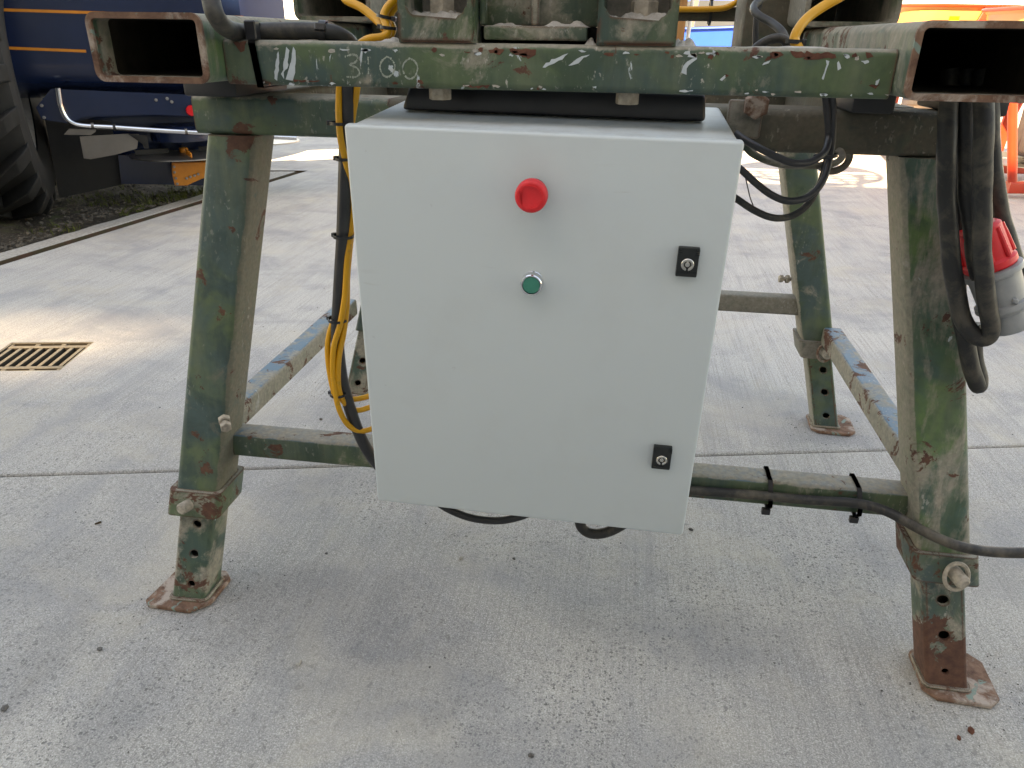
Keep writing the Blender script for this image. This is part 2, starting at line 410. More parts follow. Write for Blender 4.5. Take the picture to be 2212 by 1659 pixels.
# old oil and tyre stains with their own places
sn = t.noise(4.5, 6, .65, .6, t.map(loc=(3, 3, 3)))
for (sx_, sy_, rx_, ry_, am) in ((-.50, .02, .26, .16, .75), (-.25, -.12, .22, .13, .5), (.10, -.30, .30, .12, .45), (.62, -.22, .22, .20, .45), (.30, .10, .34, .10, .5), (-.95, -.25, .07, .22, .6), (-.72, -.30, .05, .16, .5), (1.15, -.28, .20, .14, .4), (-1.25, .05, .30, .12, .4), (.98, .40, .25, .10, .4)):
    mp = t.map((1/rx_, 1/ry_, 0), (0, 0, 0), (-sx_/rx_, -sy_/ry_, 0)); ln = t.n('ShaderNodeVectorMath', operation='LENGTH'); t.l(mp, ln.inputs[0])
    dd_ = t.math('ADD', ln.outputs['Value'], t.math('MULTIPLY', t.math('SUBTRACT', sn, .5), 2.4))
    c = t.mix(t.ramp(dd_, .45, 1.25, am, 0), c, t.mix(.45, c, (.10, .105, .118)))
# worn grey scuffs along the direction of traffic
sc = t.noise(1, 5, .6, .5, t.map((7.0, 1.5, 1), (0, 0, R(20)), (2, 7, 0)))
c = t.mix(t.ramp(sc, .54, .72, 0, .42), c, (.21, .215, .228))
h = t.math('ADD', t.math('MULTIPLY', br, .8), t.math('MULTIPLY', fine, .5)); h = t.math('SUBTRACT', h, t.math('MULTIPLY', pm, .6))
M_conc = t.out(c, t.ramp(med, .3, .7, .72, .92), 0, t.bump(h, .55, .0022), .3)
M_kerb = plain('old_kerb_concrete', (.30, .285, .26), .9, 0, .28, 60, .3, .5)
M_rail = NT('mossy_rusty_steel_edge'); t = M_rail
c = t.mix(t.ramp(t.noise(9, 6, .65), .42, .62), (.042, .034, .017), (.065, .032, .02))
M_rail = t.out(c, .9, 0, t.bump(t.noise(90, 5), .6, .003), .2)
t = NT('packed_dirt')
c = t.mix(t.ramp(t.noise(7, 7, .7), .35, .65), (.026, .021, .016), (.060, .050, .039))
c = t.mix(t.ramp(t.noise(60, 6, .7), .55, .7), c, (.15, .13, .11))
c = t.mix(t.ramp(t.noise(2.3, 6, .65, .5), .56, .66, 0, .8), c, (.055, .07, .022))
M_dirt = t.out(c, .95, 0, t.bump(t.noise(70, 7, .75), 1, .012), .2)
M_stone = plain('small_stones', (.062, .054, .044), .9, 0, .5, 20, .3)
M_chipst = plain('dark_stone', (.10, .095, .09), .85, 0, .3, 80, .3, .5)
t = NT('dusty_cast_iron')
c = t.mix(t.ramp(t.noise(70, 6, .7), .35, .65), (.17, .14, .10), (.25, .21, .155))
c = t.mix(t.ramp(upness(t), .55, .85), (.035, .027, .018), c)
M_iron = t.out(c, .85, 0, t.bump(t.noise(120, 5, .7), .4, .002), .3)
# ------------------------------------------------------------------ the ground
def jy(x): return .735+.232*x
def strip(bm, pts_a, pts_b):
    a = [bm.verts.new(p) for p in pts_a]; b = [bm.verts.new(p) for p in pts_b]
    for i in range(len(a)-1): bm.faces.new((a[i], a[i+1], b[i+1], b[i]))
bm = BM()
vs = [bm.verts.new(p) for p in ((-300, -300, -.12), (300, -300, -.12), (300, 300, -.12), (-300, 300, -.12))]; bm.faces.new(vs)
obj('ground', bm, M_kerb, kind='structure')
GC = Vector((-2.034, 1.142, 0)); GA = R(12.2)
gx = Vector((math.cos(GA), math.sin(GA), 0)); gy = Vector((-math.sin(GA), math.cos(GA), 0))
GW, GH = .157, .139
ghole = [GC+gx*a*GW+gy*b*GH for a, b in ((-1, -1), (1, -1), (1, 1), (-1, 1))]
EDGE0 = Vector((-3.448, -1.5, 0)); EDGE1 = Vector((-2.72, 5.37, 0)); EDGE2 = Vector((-9, 4.1, 0)); EDGE3 = Vector((-9, -1.5, 0))
def poly_with_holes(bm, outer, holes):
    polys = [outer]+holes; flat = [p for q in polys for p in q]
    vs = [bm.verts.new(p) for p in flat]
    for tri in tessellate_polygon(polys):
        try: bm.faces.new([vs[i] for i in tri])
        except ValueError: pass
def slab(name, sign, outer, holes):
    bm = BM()
    poly_with_holes(bm, outer, holes)
    for f in bm.faces:
        f.normal_update()
        if f.normal.z < 0: f.normal_flip()
    xs = [-60+i*.25 for i in range(481)]
    def ln(off, z):
        return [Vector((x, jy(x)+sign*(off+.0018*noise.noise(Vector((x*9, sign*3, 0)))), z)) for x in xs]
    rows = [ln(.014, 0), ln(.008, -.0015), ln(.0045, -.006), ln(.0035, -.06)]
    strip(bm, [Vector((x, jy(x)+sign*.02, 0)) for x in xs], rows[0])
    for a, b in zip(rows, rows[1:]): strip(bm, a, b)
    bmesh.ops.remove_doubles(bm, verts=bm.verts, dist=1e-6)
    for f in bm.faces: f.smooth = False
    for f in bm.faces:
        f.normal_update()
        if f.normal.z < -.01: f.normal_flip()
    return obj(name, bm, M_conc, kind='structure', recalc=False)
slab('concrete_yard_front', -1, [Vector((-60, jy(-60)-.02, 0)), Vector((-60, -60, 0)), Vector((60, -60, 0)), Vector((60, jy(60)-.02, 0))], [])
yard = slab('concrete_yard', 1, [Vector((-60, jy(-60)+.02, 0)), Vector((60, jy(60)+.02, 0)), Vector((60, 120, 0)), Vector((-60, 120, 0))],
     [ghole, [EDGE0.copy(), EDGE1.copy(), EDGE2.copy(), EDGE3.copy()][::-1] if False else [Vector((-3.30, 0, 0)), EDGE1.copy(), EDGE2.copy(), Vector((-9, 0, 0))]])
E0 = Vector((-3.30, 0, 0))
# rusty steel edge, kerb and the dirt strip on the left
def off_poly(d):
    a = (EDGE1-E0).normalized(); na = Vector((-a.y, a.x, 0)); b = (EDGE2-EDGE1).normalized(); nb = Vector((-b.y, b.x, 0))
    p0 = E0+na*d
    # intersection of the two offset lines
    q = EDGE1+na*d; s = EDGE1+nb*d
    den = a.x*b.y-a.y*b.x; k = ((s-q).x*b.y-(s-q).y*b.x)/den
    return [p0, q+a*k, EDGE2+nb*d]
bm = BM()
o0 = off_poly(0); o1 = off_poly(.008); o2 = off_poly(.045); o3 = off_poly(.052)
prof = [(0, -.0), (.0, -.045), (.030, -.045), (.058, -.010), (.064, .0), (.072, .0)]
rows = []
for d, z in prof:
    pl = off_poly(d); row = []
    for a, b in zip(pl, pl[1:]):
        nseg = 60
        for i in range(nseg): row.append(a.lerp(b, i/nseg)+Vector((0, 0, z+.003*noise.noise(a.lerp(b, i/nseg)*11) if z < -.01 else z)))
    row.append(pl[-1]+Vector((0, 0, z))); rows.append(row)
for a, b in zip(rows, rows[1:]): strip(bm, a, b)
obj('steel_edge_channel', bm, M_rail, kind='structure')
bm = BM(); rows = []
for d, z in ((.0725, -.06), (.0725, -.002), (.08, .003), (.20, .002), (.215, -.006), (.22, -.08)):
    pl = off_poly(d); row = []
    for a, b in zip(pl, pl[1:]):
        for i in range(60): row.append(a.lerp(b, i/60)+Vector((0, 0, z+.004*noise.noise(a.lerp(b, i/60)*6))))
    row.append(pl[-1]+Vector((0, 0, z))); rows.append(row)
for a, b in zip(rows, rows[1:]): strip(bm, a, b)
obj('kerb', bm, M_kerb, kind='structure')
bm = BM(); NX, NY = 150, 130
grid = []
pk = off_poly(.21)
for j in range(NY+1):
    row = []
    for i in range(NX+1):
        s = (i/NX)**1.6; tt = j/NY
        a = pk[0].lerp(pk[1], tt); b = Vector((-8.9, .05, 0)).lerp(pk[2], tt)
        p = a.lerp(b, s)
        e = min(1, s*14)
        z = -.015+e*(.03*noise.noise(p*1.4)+.022*noise.noise(p*5)+.014*noise.noise(p*16)+.02)
        row.append(bm.verts.new((p.x, p.y, z)))
    grid.append(row)
for j in range(NY):
    for i in range(NX): bm.faces.new((grid[j][i], grid[j][i+1], grid[j+1][i+1], grid[j+1][i]))
dirt = obj('dirt_strip', bm, M_dirt, kind='structure')
def pebble(bm, c, r, seed):
    r0 = random.Random(seed); g = bmesh.ops.create_icosphere(bm, subdivisions=1, radius=1)['verts']
    sx, sy, sz = r*r0.uniform(.7, 1.3), r*r0.uniform(.6, 1.1), r*r0.uniform(.4, .8); a = r0.uniform(0, 6.3)
    for v in g:
        q = v.co*(1+r0.uniform(-.22, .22)); x = q.x*sx; y = q.y*sy
        v.co = Vector((c[0]+x*math.cos(a)-y*math.sin(a), c[1]+x*math.sin(a)+y*math.cos(a), c[2]+q.z*sz))
bm = BM()
for i in range(2600):
    tt = rng.random(); s = rng.random()**2*.55
    p = pk[0].lerp(pk[1], .25+.75*tt).lerp(Vector((-8.9, .05, 0)).lerp(pk[2], .25+.75*tt), s)
    pebble(bm, (p.x, p.y, .012+.03*noise.noise(p*1.4)), rng.uniform(.004, .016)*(1.5 if rng.random() < .06 else 1), i)
obj('dirt_stones', bm, M_stone, label='loose grey stones scattered over the dark dirt strip', cat='stones', kind='stuff')
# tufts of moss and weeds along the far dirt
M_moss = plain('moss', (.07, .085, .022), .9, 0, .4, 40, .2)
bm = BM()
for i in range(1600):
    tt = rng.uniform(.55, 1); s = rng.random()**1.6*.35
    p = pk[0].lerp(pk[1], tt).lerp(Vector((-8.9, .05, 0)).lerp(pk[2], tt), s)
    if noise.noise(p*1.7) < .02: continue
    for k in range(3):
        a = rng.uniform(0, 6.28); hh = rng.uniform(.012, .05); d = Vector((math.cos(a), math.sin(a), 0))
        q = p+Vector((rng.uniform(-.02, .02), rng.uniform(-.02, .02), .0))
        x = [bm.verts.new(q+d.orthogonal().normalized()*.004), bm.verts.new(q-d.orthogonal().normalized()*.004), bm.verts.new(q+d*hh*.6+Vector((0, 0, hh)))]
        bm.faces.new(x)
obj('moss_tufts', bm, M_moss, label='patches of moss and weeds growing on the dirt', cat='moss', kind='stuff')

# drain grate
g = thing('drain_grate', 'cast iron drain grate with slanting slots set in the sunlit concrete', 'drain grate',
          mat=Matrix(((gx.x, gy.x, 0, GC.x), (gx.y, gy.y, 0, GC.y), (0, 0, 1, -.06), (0, 0, 0, 1))))
Z0 = .06
bm = BM()
box(bm, (-GW-.004, -GH-.004, -.36), (GW+.004, GH+.004, -.30))
for lo, hi in (((-GW-.03, -GH-.03, -.30), (-GW-.0005, GH+.03, Z0-.06)), ((GW+.0005, -GH-.03, -.30), (GW+.03, GH+.03, Z0-.06)), ((-GW, -GH-.03, -.30), (GW, -GH-.0005, Z0-.06)), ((-GW, GH+.0005, -.30), (GW, GH+.03, Z0-.06))): box(bm, lo, hi)
obj('sump', bm, M_dark, g, True)
bm = BM()
for lo, hi in (((-GW, -GH, Z0-.05), (GW, -GH+.008, Z0-.001)), ((-GW, GH-.008, Z0-.05), (GW, GH, Z0-.001)),
               ((-GW, -GH+.0085, Z0-.05), (-GW+.008, GH-.0085, Z0-.001)), ((GW-.008, -GH+.0085, Z0-.05), (GW, GH-.0085, Z0-.001))):
    box(bm, lo, hi, .0012, 1)
obj('frame', bm, M_iron, g, True)
for yy in (-.100, .100):
    bm = BM(); box(bm, (-GW+.009, yy-.012, Z0-.03), (GW-.009, yy+.012, Z0-.003), .003, 2); obj('cross_bar', bm, M_iron, g, True)
bar0 = None
for i in range(8):
    x = -GW+.024+i*(2*GW-.048)/7
    if bar0 is None:
        bm = BM(); box(bm, (-.0075, -.0875, Z0-.028), (.0075, .0875, Z0-.0035), .002, 2); bar0 = obj('bar', bm, M_iron, g, True); b = bar0
    else: b = bar0.copy(); COL.objects.link(b); b.parent = g
    b.location = (x, 0, 0)
for yy in (-.1215, .1215):
    for x in (-.148, -.05, .048, .145):
        bm = BM(); box(bm, (x-.010, yy-.009, Z0-.028), (x+.010, yy+.009, Z0-.004), .002, 1); obj('lug', bm, M_iron, g, True)

# stones, twigs and flakes on the concrete
SP = [(996, 1208, .007, 'pale angular stone chip lying below the control box', 0), (1110, 1208, .0045, 'small dark flat chip to the right of the pale stone under the box', 1),
      (216, 1404, .007, 'black stone on bare concrete in front of the left front foot', 1), (645, 1432, .008, 'pale rounded pebble on the bluish concrete, right of the left front foot', 0),
      (10, 1532, .006, 'dark chip at the lower left edge of the concrete', 1), (1492, 1145, .006, 'dark upright crumb just right of the box lower corner', 1),
      (705, 1196, .0035, 'tiny dark crumb left of the control box bottom', 1), (693, 907, .006, 'dark pebble behind the front stretcher near the left leg', 1),
      (1570, 1060, .0, '', 1), (1884, 617, .0, '', 1), (1975, 1640-150, .0, '', 1), (1147, 1634, .006, 'grey chip near the bottom edge of the photo, centre', 1),
      (1775, 902, .006, 'dark pebble left of the right rear foot', 1), (2097, 1580, .008, 'rust brown flake beside the right front foot plate', 2),
      (2070, 1596, .006, 'second smaller rust flake near the right front foot', 2)]
for i, (u, v, r, lab, k) in enumerate(SP):
    if not r: continue
    p = P(u, v, z=0); bm = BM(); pebble(bm, (p.x, p.y, r*.42), r, 100+i)
    free('stone_chip' if k < 2 else 'rust_flake', bm, (M_kerb, M_chipst, M_rustp)[k], lab, 'stone' if k < 2 else 'flake', 'stone chips on the concrete' if k < 2 else 'rust flakes on the concrete')
for (a, b, lab) in (((205, 1132), (219, 1127), 'thin brown twig on the concrete left of the left front foot'), ((1530, 1021+20), (1552, 1046), 'dark curled leaf scrap under the right stretcher')):
    p = P(*a, z=.003); q = P(*b, z=.003); bm = BM()
    cable(bm, [p, p.lerp(q, .4)+Vector((.004, .006, 0)), p.lerp(q, .7)-Vector((.003, .004, 0)), q], .0022, 4, 5)
    free('twig', bm, M_rail, lab, 'twig')
bm = BM(); rs = random.Random(5)
for i in range(900):
    x = rs.uniform(-2.6, 2.6); y = rs.uniform(-.7, 5.5)
    pebble(bm, (x, y, .0006), rs.uniform(.0008, .0026), i)
for (fx_, fy_) in ((-.76, .04), (.80, .04), (.80, 1.06), (-.76, 1.06)):  # dark grit rings added round the feet, standing in for contact shade
    for i in range(70):
        a_ = rs.uniform(0, 6.283); q_ = .085+abs(rs.gauss(0, .035)); pebble(bm, (fx_+q_*math.cos(a_)*1.05, fy_+q_*math.sin(a_), .0008), rs.uniform(.0006, .0019), i)
obj('grit', bm, M_chipst, label='fine dark grit scattered thinly over the concrete, with rings added at the feet for contact shade', cat='grit', kind='stuff')

# ------------------------------------------------------------------ added unseen wall behind the camera: makes the shade and sun patch
M_blocker = plain('shade_wall_grey', (.27, .28, .29), .8, 0, .2, 3)
WY, WH = -5.5, (5.66+5.5)/(D.y/-D.z)
wl = thing('shade_wall', 'added tall wall out of view that shades the yard and shapes the sun patch', 'wall', (0, WY-.1, 0))
tb = (1.25-WY)/D.y; pc = Vector((-2.20, 1.25, 0))-D*tb       # where the sunlight of the small patch passes
vx, vz = pc.x, pc.z
HW, HV = .74, .62
for lo, hi in (((-14, WY-.15, 0), (vx-HW, WY, WH)), ((vx+HW, WY-.15, 0), (12, WY, WH)), ((vx-HW, WY-.15, 0), (vx+HW, WY, vz-HV)), ((vx-HW, WY-.15, vz+HV), (vx+HW, WY, WH))):
    bm = BM(); box(bm, lo, hi); obj('panel', bm, M_blocker, wl)
n = 46
for i in range(n):      # blades added for the sun patch: wide apart mid, close at top and bottom
    f = (i+.5)/n; k = abs(f-.5)*2
    hh = 2*HV/n*(.45+.54*k**1.6)/2
    z = vz-HV+2*HV*f
    bm = BM(); box(bm, (vx-HW, WY-.012, z-hh), (vx+HW, WY, z+hh)); obj('patch_blade', bm, M_blocker, wl)
for i in range(8):
    for sgn in (-1, 1):
        w_ = .05*(8-i)/8+.006; x = vx+sgn*(HW-.05*i-.02)
        bm = BM(); box(bm, (x-w_/2, WY-.024, vz-HV), (x+w_/2, WY-.0125, vz+HV)); obj('patch_bar', bm, M_blocker, wl)

# ------------------------------------------------------------------ the stand
st = thing('work_stand', 'green painted steel stand on four splayed adjustable legs', 'stand', (0, .55, 0))
X, Y, Z = Vector((1, 0, 0)), Vector((0, 1, 0)), Vector((0, 0, 1))
YB = .16; zb = P(445, 290, y=YB).z; ZT = zb+.066
xl = P(418, 250, y=YB).x; xr = P(2052, 300, y=YB).x
bm = BM(); tube_beam(bm, (xl, YB+.05, (zb+ZT)/2), (-.30, YB+.05, (zb+ZT)/2), .10, ZT-zb, .012, Y, Z, div=6)
obj('front_rail', bm, M_leg, st)
bm = BM(); tube_beam(bm, (-.2995, YB+.05, (zb+ZT)/2), (xr, YB+.05, (zb+ZT)/2), .10, ZT-zb, .012, Y, Z, div=6)
obj('front_rail', bm, M_sooty, st, label='dust caked right part of the front rail')
bm = BM(); tube_beam(bm, (xl+.05, 1.0, (zb+ZT)/2), (xr-.05, 1.0, (zb+ZT)/2), .09, ZT-zb, .012, Y, Z); obj('rear_rail', bm, M_sooty, st)
for sx in (-1, 1):
    x0 = (xl+.06) if sx < 0 else (xr-.06)
    bm = BM(); tube_beam(bm, (x0, YB+.101, (zb+ZT)/2), (x0, .954, (zb+ZT)/2), .09, ZT-zb, .012, X, Z); obj('side_rail', bm, M_sooty, st)
WU, WL = .092, .074
def holed_tube(name, base, slope, z0, z1, wd, holes, mat, parent):
    "square foot tube whose front wall has real round holes"
    bm = BM(); hw = wd/2; r = .007; base = Vector(base)
    def at(x, y, z): return base+Vector((slope.x*z+x, slope.y*z+y, z))
    prof = rr(wd, wd, r, 3)
    zs = [z0, z1]
    # walls except the front strip between the corner radii
    n = len(prof); rings = [[bm.verts.new(at(a, b, z)) for a, b in prof] for z in zs]
    for j in range(n):
        a, b = prof[j], prof[(j+1) % n]
        if abs(a[1]+hw) < 1e-6 and abs(b[1]+hw) < 1e-6: continue
        bm.faces.new((rings[0][j], rings[0][(j+1) % n], rings[1][(j+1) % n], rings[1][j]))
    x0 = hw-r
    outer = [(-x0, z0), (x0, z0), (x0, z1), (-x0, z1)]
    hl = [[(cx+cr*math.cos(2*math.pi*k/16), cz+cr*math.sin(2*math.pi*k/16)) for k in range(16)] for cx, cz, cr in holes]
    polys = [[Vector((a, b, 0)) for a, b in q] for q in [outer]+hl]; flat = [p for q in polys for p in q]
    vs = [bm.verts.new(at(p.x, -hw, p.y)) for p in flat]
    for tri in tessellate_polygon(polys): bm.faces.new([vs[i] for i in tri])
    k = 4
    for q in hl:
        inn = [bm.verts.new(at(a, -hw+.007, b)) for a, b in q]
        for j in range(16): bm.faces.new((vs[k+j], vs[k+(j+1) % 16], inn[(j+1) % 16], inn[j]))
        bm.faces.new(inn[::-1]) if False else None
        k += 16
    bm.faces.new(rings[1]); bm.faces.new(rings[0][::-1])
    return obj(name, bm, mat, parent)
LEGS = {'FL': (P(406, 1294, z=.012), P(500.8, 300, y=YB+.006)), 'FR': (P(2046, 1486, z=.012), P(2010, 356, y=YB+.006)),
        'BR': (P(1785, 923, z=.012), P(1732, 400, y=1.03))}
br_b, br_t = LEGS['BR']
bl_b = P(768, 849, z=.012)
LEGS['BL'] = (bl_b, Vector((bl_b.x+abs(br_t.x-br_b.x)*1.0, br_t.y, br_t.z)))
LEGDIR = {}
for k, (b0, t0) in LEGS.items():
    sl_ = (t0-b0)/(t0.z-b0.z); LEGDIR[k] = (b0, sl_)
    front = k[0] == 'F'
    off = WL/2
    base = Vector((b0.x-sl_.x*.012, b0.y-sl_.y*.012+off, 0))          # axis at z = 0
    def ax(z, base=base, sl_=sl_): return base+Vector((sl_.x*z, sl_.y*z, z))
    zj = {'FL': .235, 'FR': .255, 'BR': .27, 'BL': .24}[k]
    top = zb-.001 if front else zb-.001
    mu = {'FL': M_legl, 'FR': M_legr, 'BR': M_legb, 'BL': M_leg}[k]
    bm = BM(); sweep(bm, rr(WU, WU, .013, 4), [ax(zj), ax((zj+top)/2), ax(top)], X, Y)
    leg = obj('leg', bm, mu, st, label={'FL': 'left front leg with streaked green and teal paint', 'FR': 'right front leg smeared with pale cement', 'BR': 'right rear leg with dust on its lower half', 'BL': 'left rear leg mostly hidden by the control box'}[k])
    side = 1 if k[1] == 'L' else -1
    if k == 'BR': holes = [(0.008*side*-1, .205, .011), (.006, .132, .011), (.003, .052, .011)]
    elif k == 'FL': holes = [(.004, .185, .0095), (.004, .118, .0095), (.004, .048, .0085)]
    elif k == 'FR': holes = [(-.002, .188, .0105), (-.002, .118, .0105), (-.002, .045, .007)]
    else: holes = [(.0, .205, .011), (.0, .132, .011), (.0, .05, .011)]
    holed_tube('foot_tube', base, sl_, .012, zj+.06, WL, holes, {'FL': M_foot, 'FR': M_low, 'BR': M_legb, 'BL': M_foot}[k], leg)
    # collar of plate round the joint
    CO_ = WU+.020
    zc0, zc1 = zj-.022, zj+.032
    if k != 'BL':
        bm = BM(); a = sweep(bm, rr(CO_, CO_, .012, 3), [ax(zc0), ax(zc1)], X, Y, cap=False)
        b = sweep(bm, rr(WU+.001, WU+.001, .012, 3), [ax(zc0), ax(zc1)], X, Y, cap=False)
        for q in (0, 1):
            for j in range(len(a[0])): bm.faces.new((a[q][j], a[q][(j+1) % len(a[0])], b[q][(j+1) % len(a[0])], b[q][j]))
        obj('collar', bm, M_low if k != 'BR' else M_dirty, leg, label='rust stained collar with its locking pin' if front else None)
        pc_ = ax(zj+.004)+Vector((-.004 if k == 'FL' else .010, -CO_/2, 0))
        bm = BM()
        if k == 'FL':
            disc(bm, pc_+Vector((-.004, .002, 0)), Vector((-.25, -1, .1)), .0120, .024, 14, .003)
        else:
            disc(bm, pc_+Vector((0, .002, 0)), -Y+Vector((.25, 0, -.1)), .0125, .034, 14, .004)
        obj('locking_pin', bm, M_bolt, leg)
        if k != 'FL':
            bm = BM(); cc = pc_+Vector((0, -.014, 0)); pts = []
            for q in range(17):
                a_ = 2*math.pi*q/16; pts.append(cc+Vector((.024*math.cos(a_)*.8, .006*math.sin(a_*1.0), .024*math.sin(a_))))
            cable(bm, pts, .0038, 2, 7); obj('pin_ring', bm, M_bolt if k == 'FR' else M_rust, leg)
    # small clamping bolt on the inner edge
    if k in ('FL', 'BR'):
        if k == 'FL': q = P(484, 905, y=ax(.37).y-WU/2); axd = Vector((.55, -.8, -.25))
        else: q = P(1704, 603, y=ax(.47).y); axd = Vector((-1, -.1, .03))
        bm = BM(); a_ = axd.normalized()
        disc(bm, q-a_*.006, a_, .006, .034, 12); hexhead(bm, q, a_, .021, .010); hexhead(bm, q+a_*.018, a_, .019, .011)
        obj('clamp_bolt', bm, M_bolt, leg)
    # base plate
    ang = {'FL': -2, 'FR': -3, 'BR': -3, 'BL': 0}[k]
    c = ax(0)+Vector({'FL': (-.012, .002, 0), 'FR': (.022, .004, 0), 'BR': (.018, .0, 0), 'BL': (-.01, 0, 0)}[k])
    s = .0665; ch = .021; pr = [(s, -s+ch), (s, s-ch), (s-ch, s), (-s+ch, s), (-s, s-ch), (-s, -s+ch), (-s+ch, -s), (s-ch, -s)]
    if k in ('FL',): pr = [(s, -s+ch*1.6), (s, s-ch), (s-ch, s), (-s+ch, s), (-s, s-ch), (-s-.006, -s+.012), (-s+.008, -s), (s-ch*1.5, -s)]
    ca, sa = math.cos(R(ang)), math.sin(R(ang))
    bm = BM(); sweep(bm, [(a*ca-b*sa, a*sa+b*ca) for a, b in pr], [c+Vector((0, 0, .001)), c+Vector((0, 0, .011))], X, Y)
    bmesh.ops.bevel(bm, geom=bm.edges[:], offset=.002, segments=1, affect='EDGES')
    obj('base_plate', bm, M_rust, leg)
    # weld bead round the foot of the tube
    bm = BM(); pts = [c*0+ax(.013)+Vector((a*1.0, b*1.0, 0)) for a, b in rr(WL+.006, WL+.006, .01, 3)]; pts.append(pts[0])
    cable(bm, pts, .0045, 1, 6, .002); obj('weld_bead', bm, M_legr, leg)
# stretchers
def ax_of(k, z):
    b0, s_ = LEGDIR[k]; return Vector((b0.x+s_.x*(z-.012), b0.y+WL/2+s_.y*(z-.012), z))
WS = .052
def stretcher(name, p, q, mat, label=None):
    p = Vector(p); q = Vector(q); d = (q-p).normalized(); sx = d.cross(Z).normalized()
    bm = BM(); tube_beam(bm, p, q, WS, WS, .007, sx, sx.cross(d), div=8)
    return obj(name, bm, mat, st, label=label)
yf = .098; ztf = .367
a = ax_of('FL', ztf-WS/2); b = ax_of('FR', ztf-WS/2)
stretcher('stretcher', (a.x+WU/2-.002, yf+WS/2, ztf-WS/2), (b.x-WU/2+.002, yf+WS/2, ztf-WS/2), M_str, 'front stretcher with a blue grey top')
a = ax_of('BL', .35); b = ax_of('BR', .35)
yb_ = b.y-.004; ztb = P(1640, 641, y=yb_-WS/2).z
stretcher('stretcher', (a.x+WU/2-.002, yb_, ztb-WS/2), (b.x-WU/2+.002, yb_, ztb-WS/2), M_dirty, 'dust covered rear stretcher')
for sgn in (-1, 1):
    kf, kb = ('FL', 'BL') if sgn < 0 else ('FR', 'BR')
    zs = .345-WS/2
    xs_ = sgn*(.71+WS/2)
    f0 = ax_of(kf, zs); b0 = ax_of(kb, zs)
    if sgn < 0: p, q = Vector((-.71-WS/2, f0.y+WU/2-.002, zs+.0)), Vector((-.71-WS/2, b0.y-WU/2+.002, zs))
    else: p, q = Vector((.71+WS/2, f0.y+WU/2-.002, zs)), Vector((.71+WS/2, b0.y-WU/2+.002, zs))
    stretcher('stretcher', p, q, M_strs if sgn < 0 else M_strr, 'left side stretcher with flaking blue top' if sgn < 0 else 'right side stretcher with flaking blue and rust top')
# ring welded under the front rail
bm = BM(); cc = P(1800, 345, y=YB+.03); pts = []
for q in range(13):
    a_ = R(-150+q*25); pts.append(cc+Vector((.024*math.cos(a_), 0, .022*math.sin(a_)+.004)))
cable(bm, pts, .006, 3, 8); obj('lifting_eye', bm, M_dirty, st)
# bracket and bolts by the control box
bm = BM(); pA = P(1576, 215, y=YB-.012); pB = P(1640, 300, y=YB-.012)
box(bm, (pA.x, YB-.014, pB.z), (pB.x, YB-.001, pA.z), .004, 2); obj('mounting_plate', bm, M_dirty, st)
bm = BM(); hexhead(bm, P(1632, 226, y=YB-.014), Vector((0, -1, -.1)), .034, .018); obj('mounting_bolt', bm, M_rust, st)

# rubber pads between the stand and the machine frame
for (u0, u1, v0, v1, ss, lab) in ((397, 512, 186, 207, -1, 'black rubber pad under the left pocket tube'), (1838, 1932, 218, 244, 1, 'black rubber pad under the front beam by the right leg'), (2080, 2178, 228, 246, 1, 'black rubber pad sticking out under the right pocket tube')):
    bm = BM(); p0 = P(u0, v1, y=.10); p1 = P(u1, v1, y=.10); zt_ = 1.040
    box(bm, (p0.x, .10, ZT+.001), (p1.x, .30, zt_), .005, 2)
    free('rubber_pad', bm, M_rubber, lab, 'rubber pad', 'rubber pads between machine and stand')

# ------------------------------------------------------------------ the machine frame
mf = thing('machine_frame', 'green machine frame with two open pocket tubes and a bolted casting on its front beam', 'machine frame', (-.01, .4, 1.04))
PZ0, PZ1 = 1.0425, 1.1235
YP, YF = -.165, -.12
def pocket(x0, x1, mat, lab):
    bm = BM(); tube_beam(bm, ((x0+x1)/2, YP, (PZ0+PZ1)/2), ((x0+x1)/2, 1.15, (PZ0+PZ1)/2), x1-x0, PZ1-PZ0, .013, X, Z, wall=.0065, n=5, div=14)
    o = obj('pocket_tube', bm, mat, mf, label=lab)
    bm = BM(); tube_beam(bm, ((x0+x1)/2, YP+.035, (PZ0+PZ1)/2), ((x0+x1)/2, .549, (PZ0+PZ1)/2), x1-x0-.0136, PZ1-PZ0-.0136, .006, X, Z, wall=.0006, n=4); obj('shade_liner', bm, M_inside, o)  # added thin liner, near-black to carry the shade deep in the tube
    bm = BM(); box(bm, (x0+.007, .55, PZ0+.007), (x1-.007, .556, PZ1-.007)); obj('light_stop', bm, M_sooty, o)  # added plate, blocks daylight from the open rear end
    bm = BM(); tube_beam(bm, ((x0+x1)/2, YP-.0006, (PZ0+PZ1)/2), ((x0+x1)/2, YP+.004, (PZ0+PZ1)/2), x1-x0+.001, PZ1-PZ0+.001, .0135, X, Z, wall=.0075, n=5)
    obj('tube_lip', bm, M_rust2, o)
xL0, xL1 = P(180, 25, y=YP).x, P(441, 100, y=YP).x
xR0 = P(1966, 140, y=YP).x; xR1 = xR0+(xL1-xL0)
pocket(xL0, xL1, M_legr, 'left pocket tube with a rusty open end')
pocket(xR0, xR1, M_pocket, 'right pocket tube with cement runs and a rusty lip')
bz0, bz1 = P(1300, 201, y=YF).z, P(1300, 97, y=YF).z
bm = BM(); tube_beam(bm, (xL1+.001, YF+.04, (bz0+bz1)/2), (xR0-.001, YF+.04, (bz0+bz1)/2), .08, bz1-bz0, .0085, Y, Z, n=5, div=24)
beam = obj('front_beam', bm, M_beam, mf)
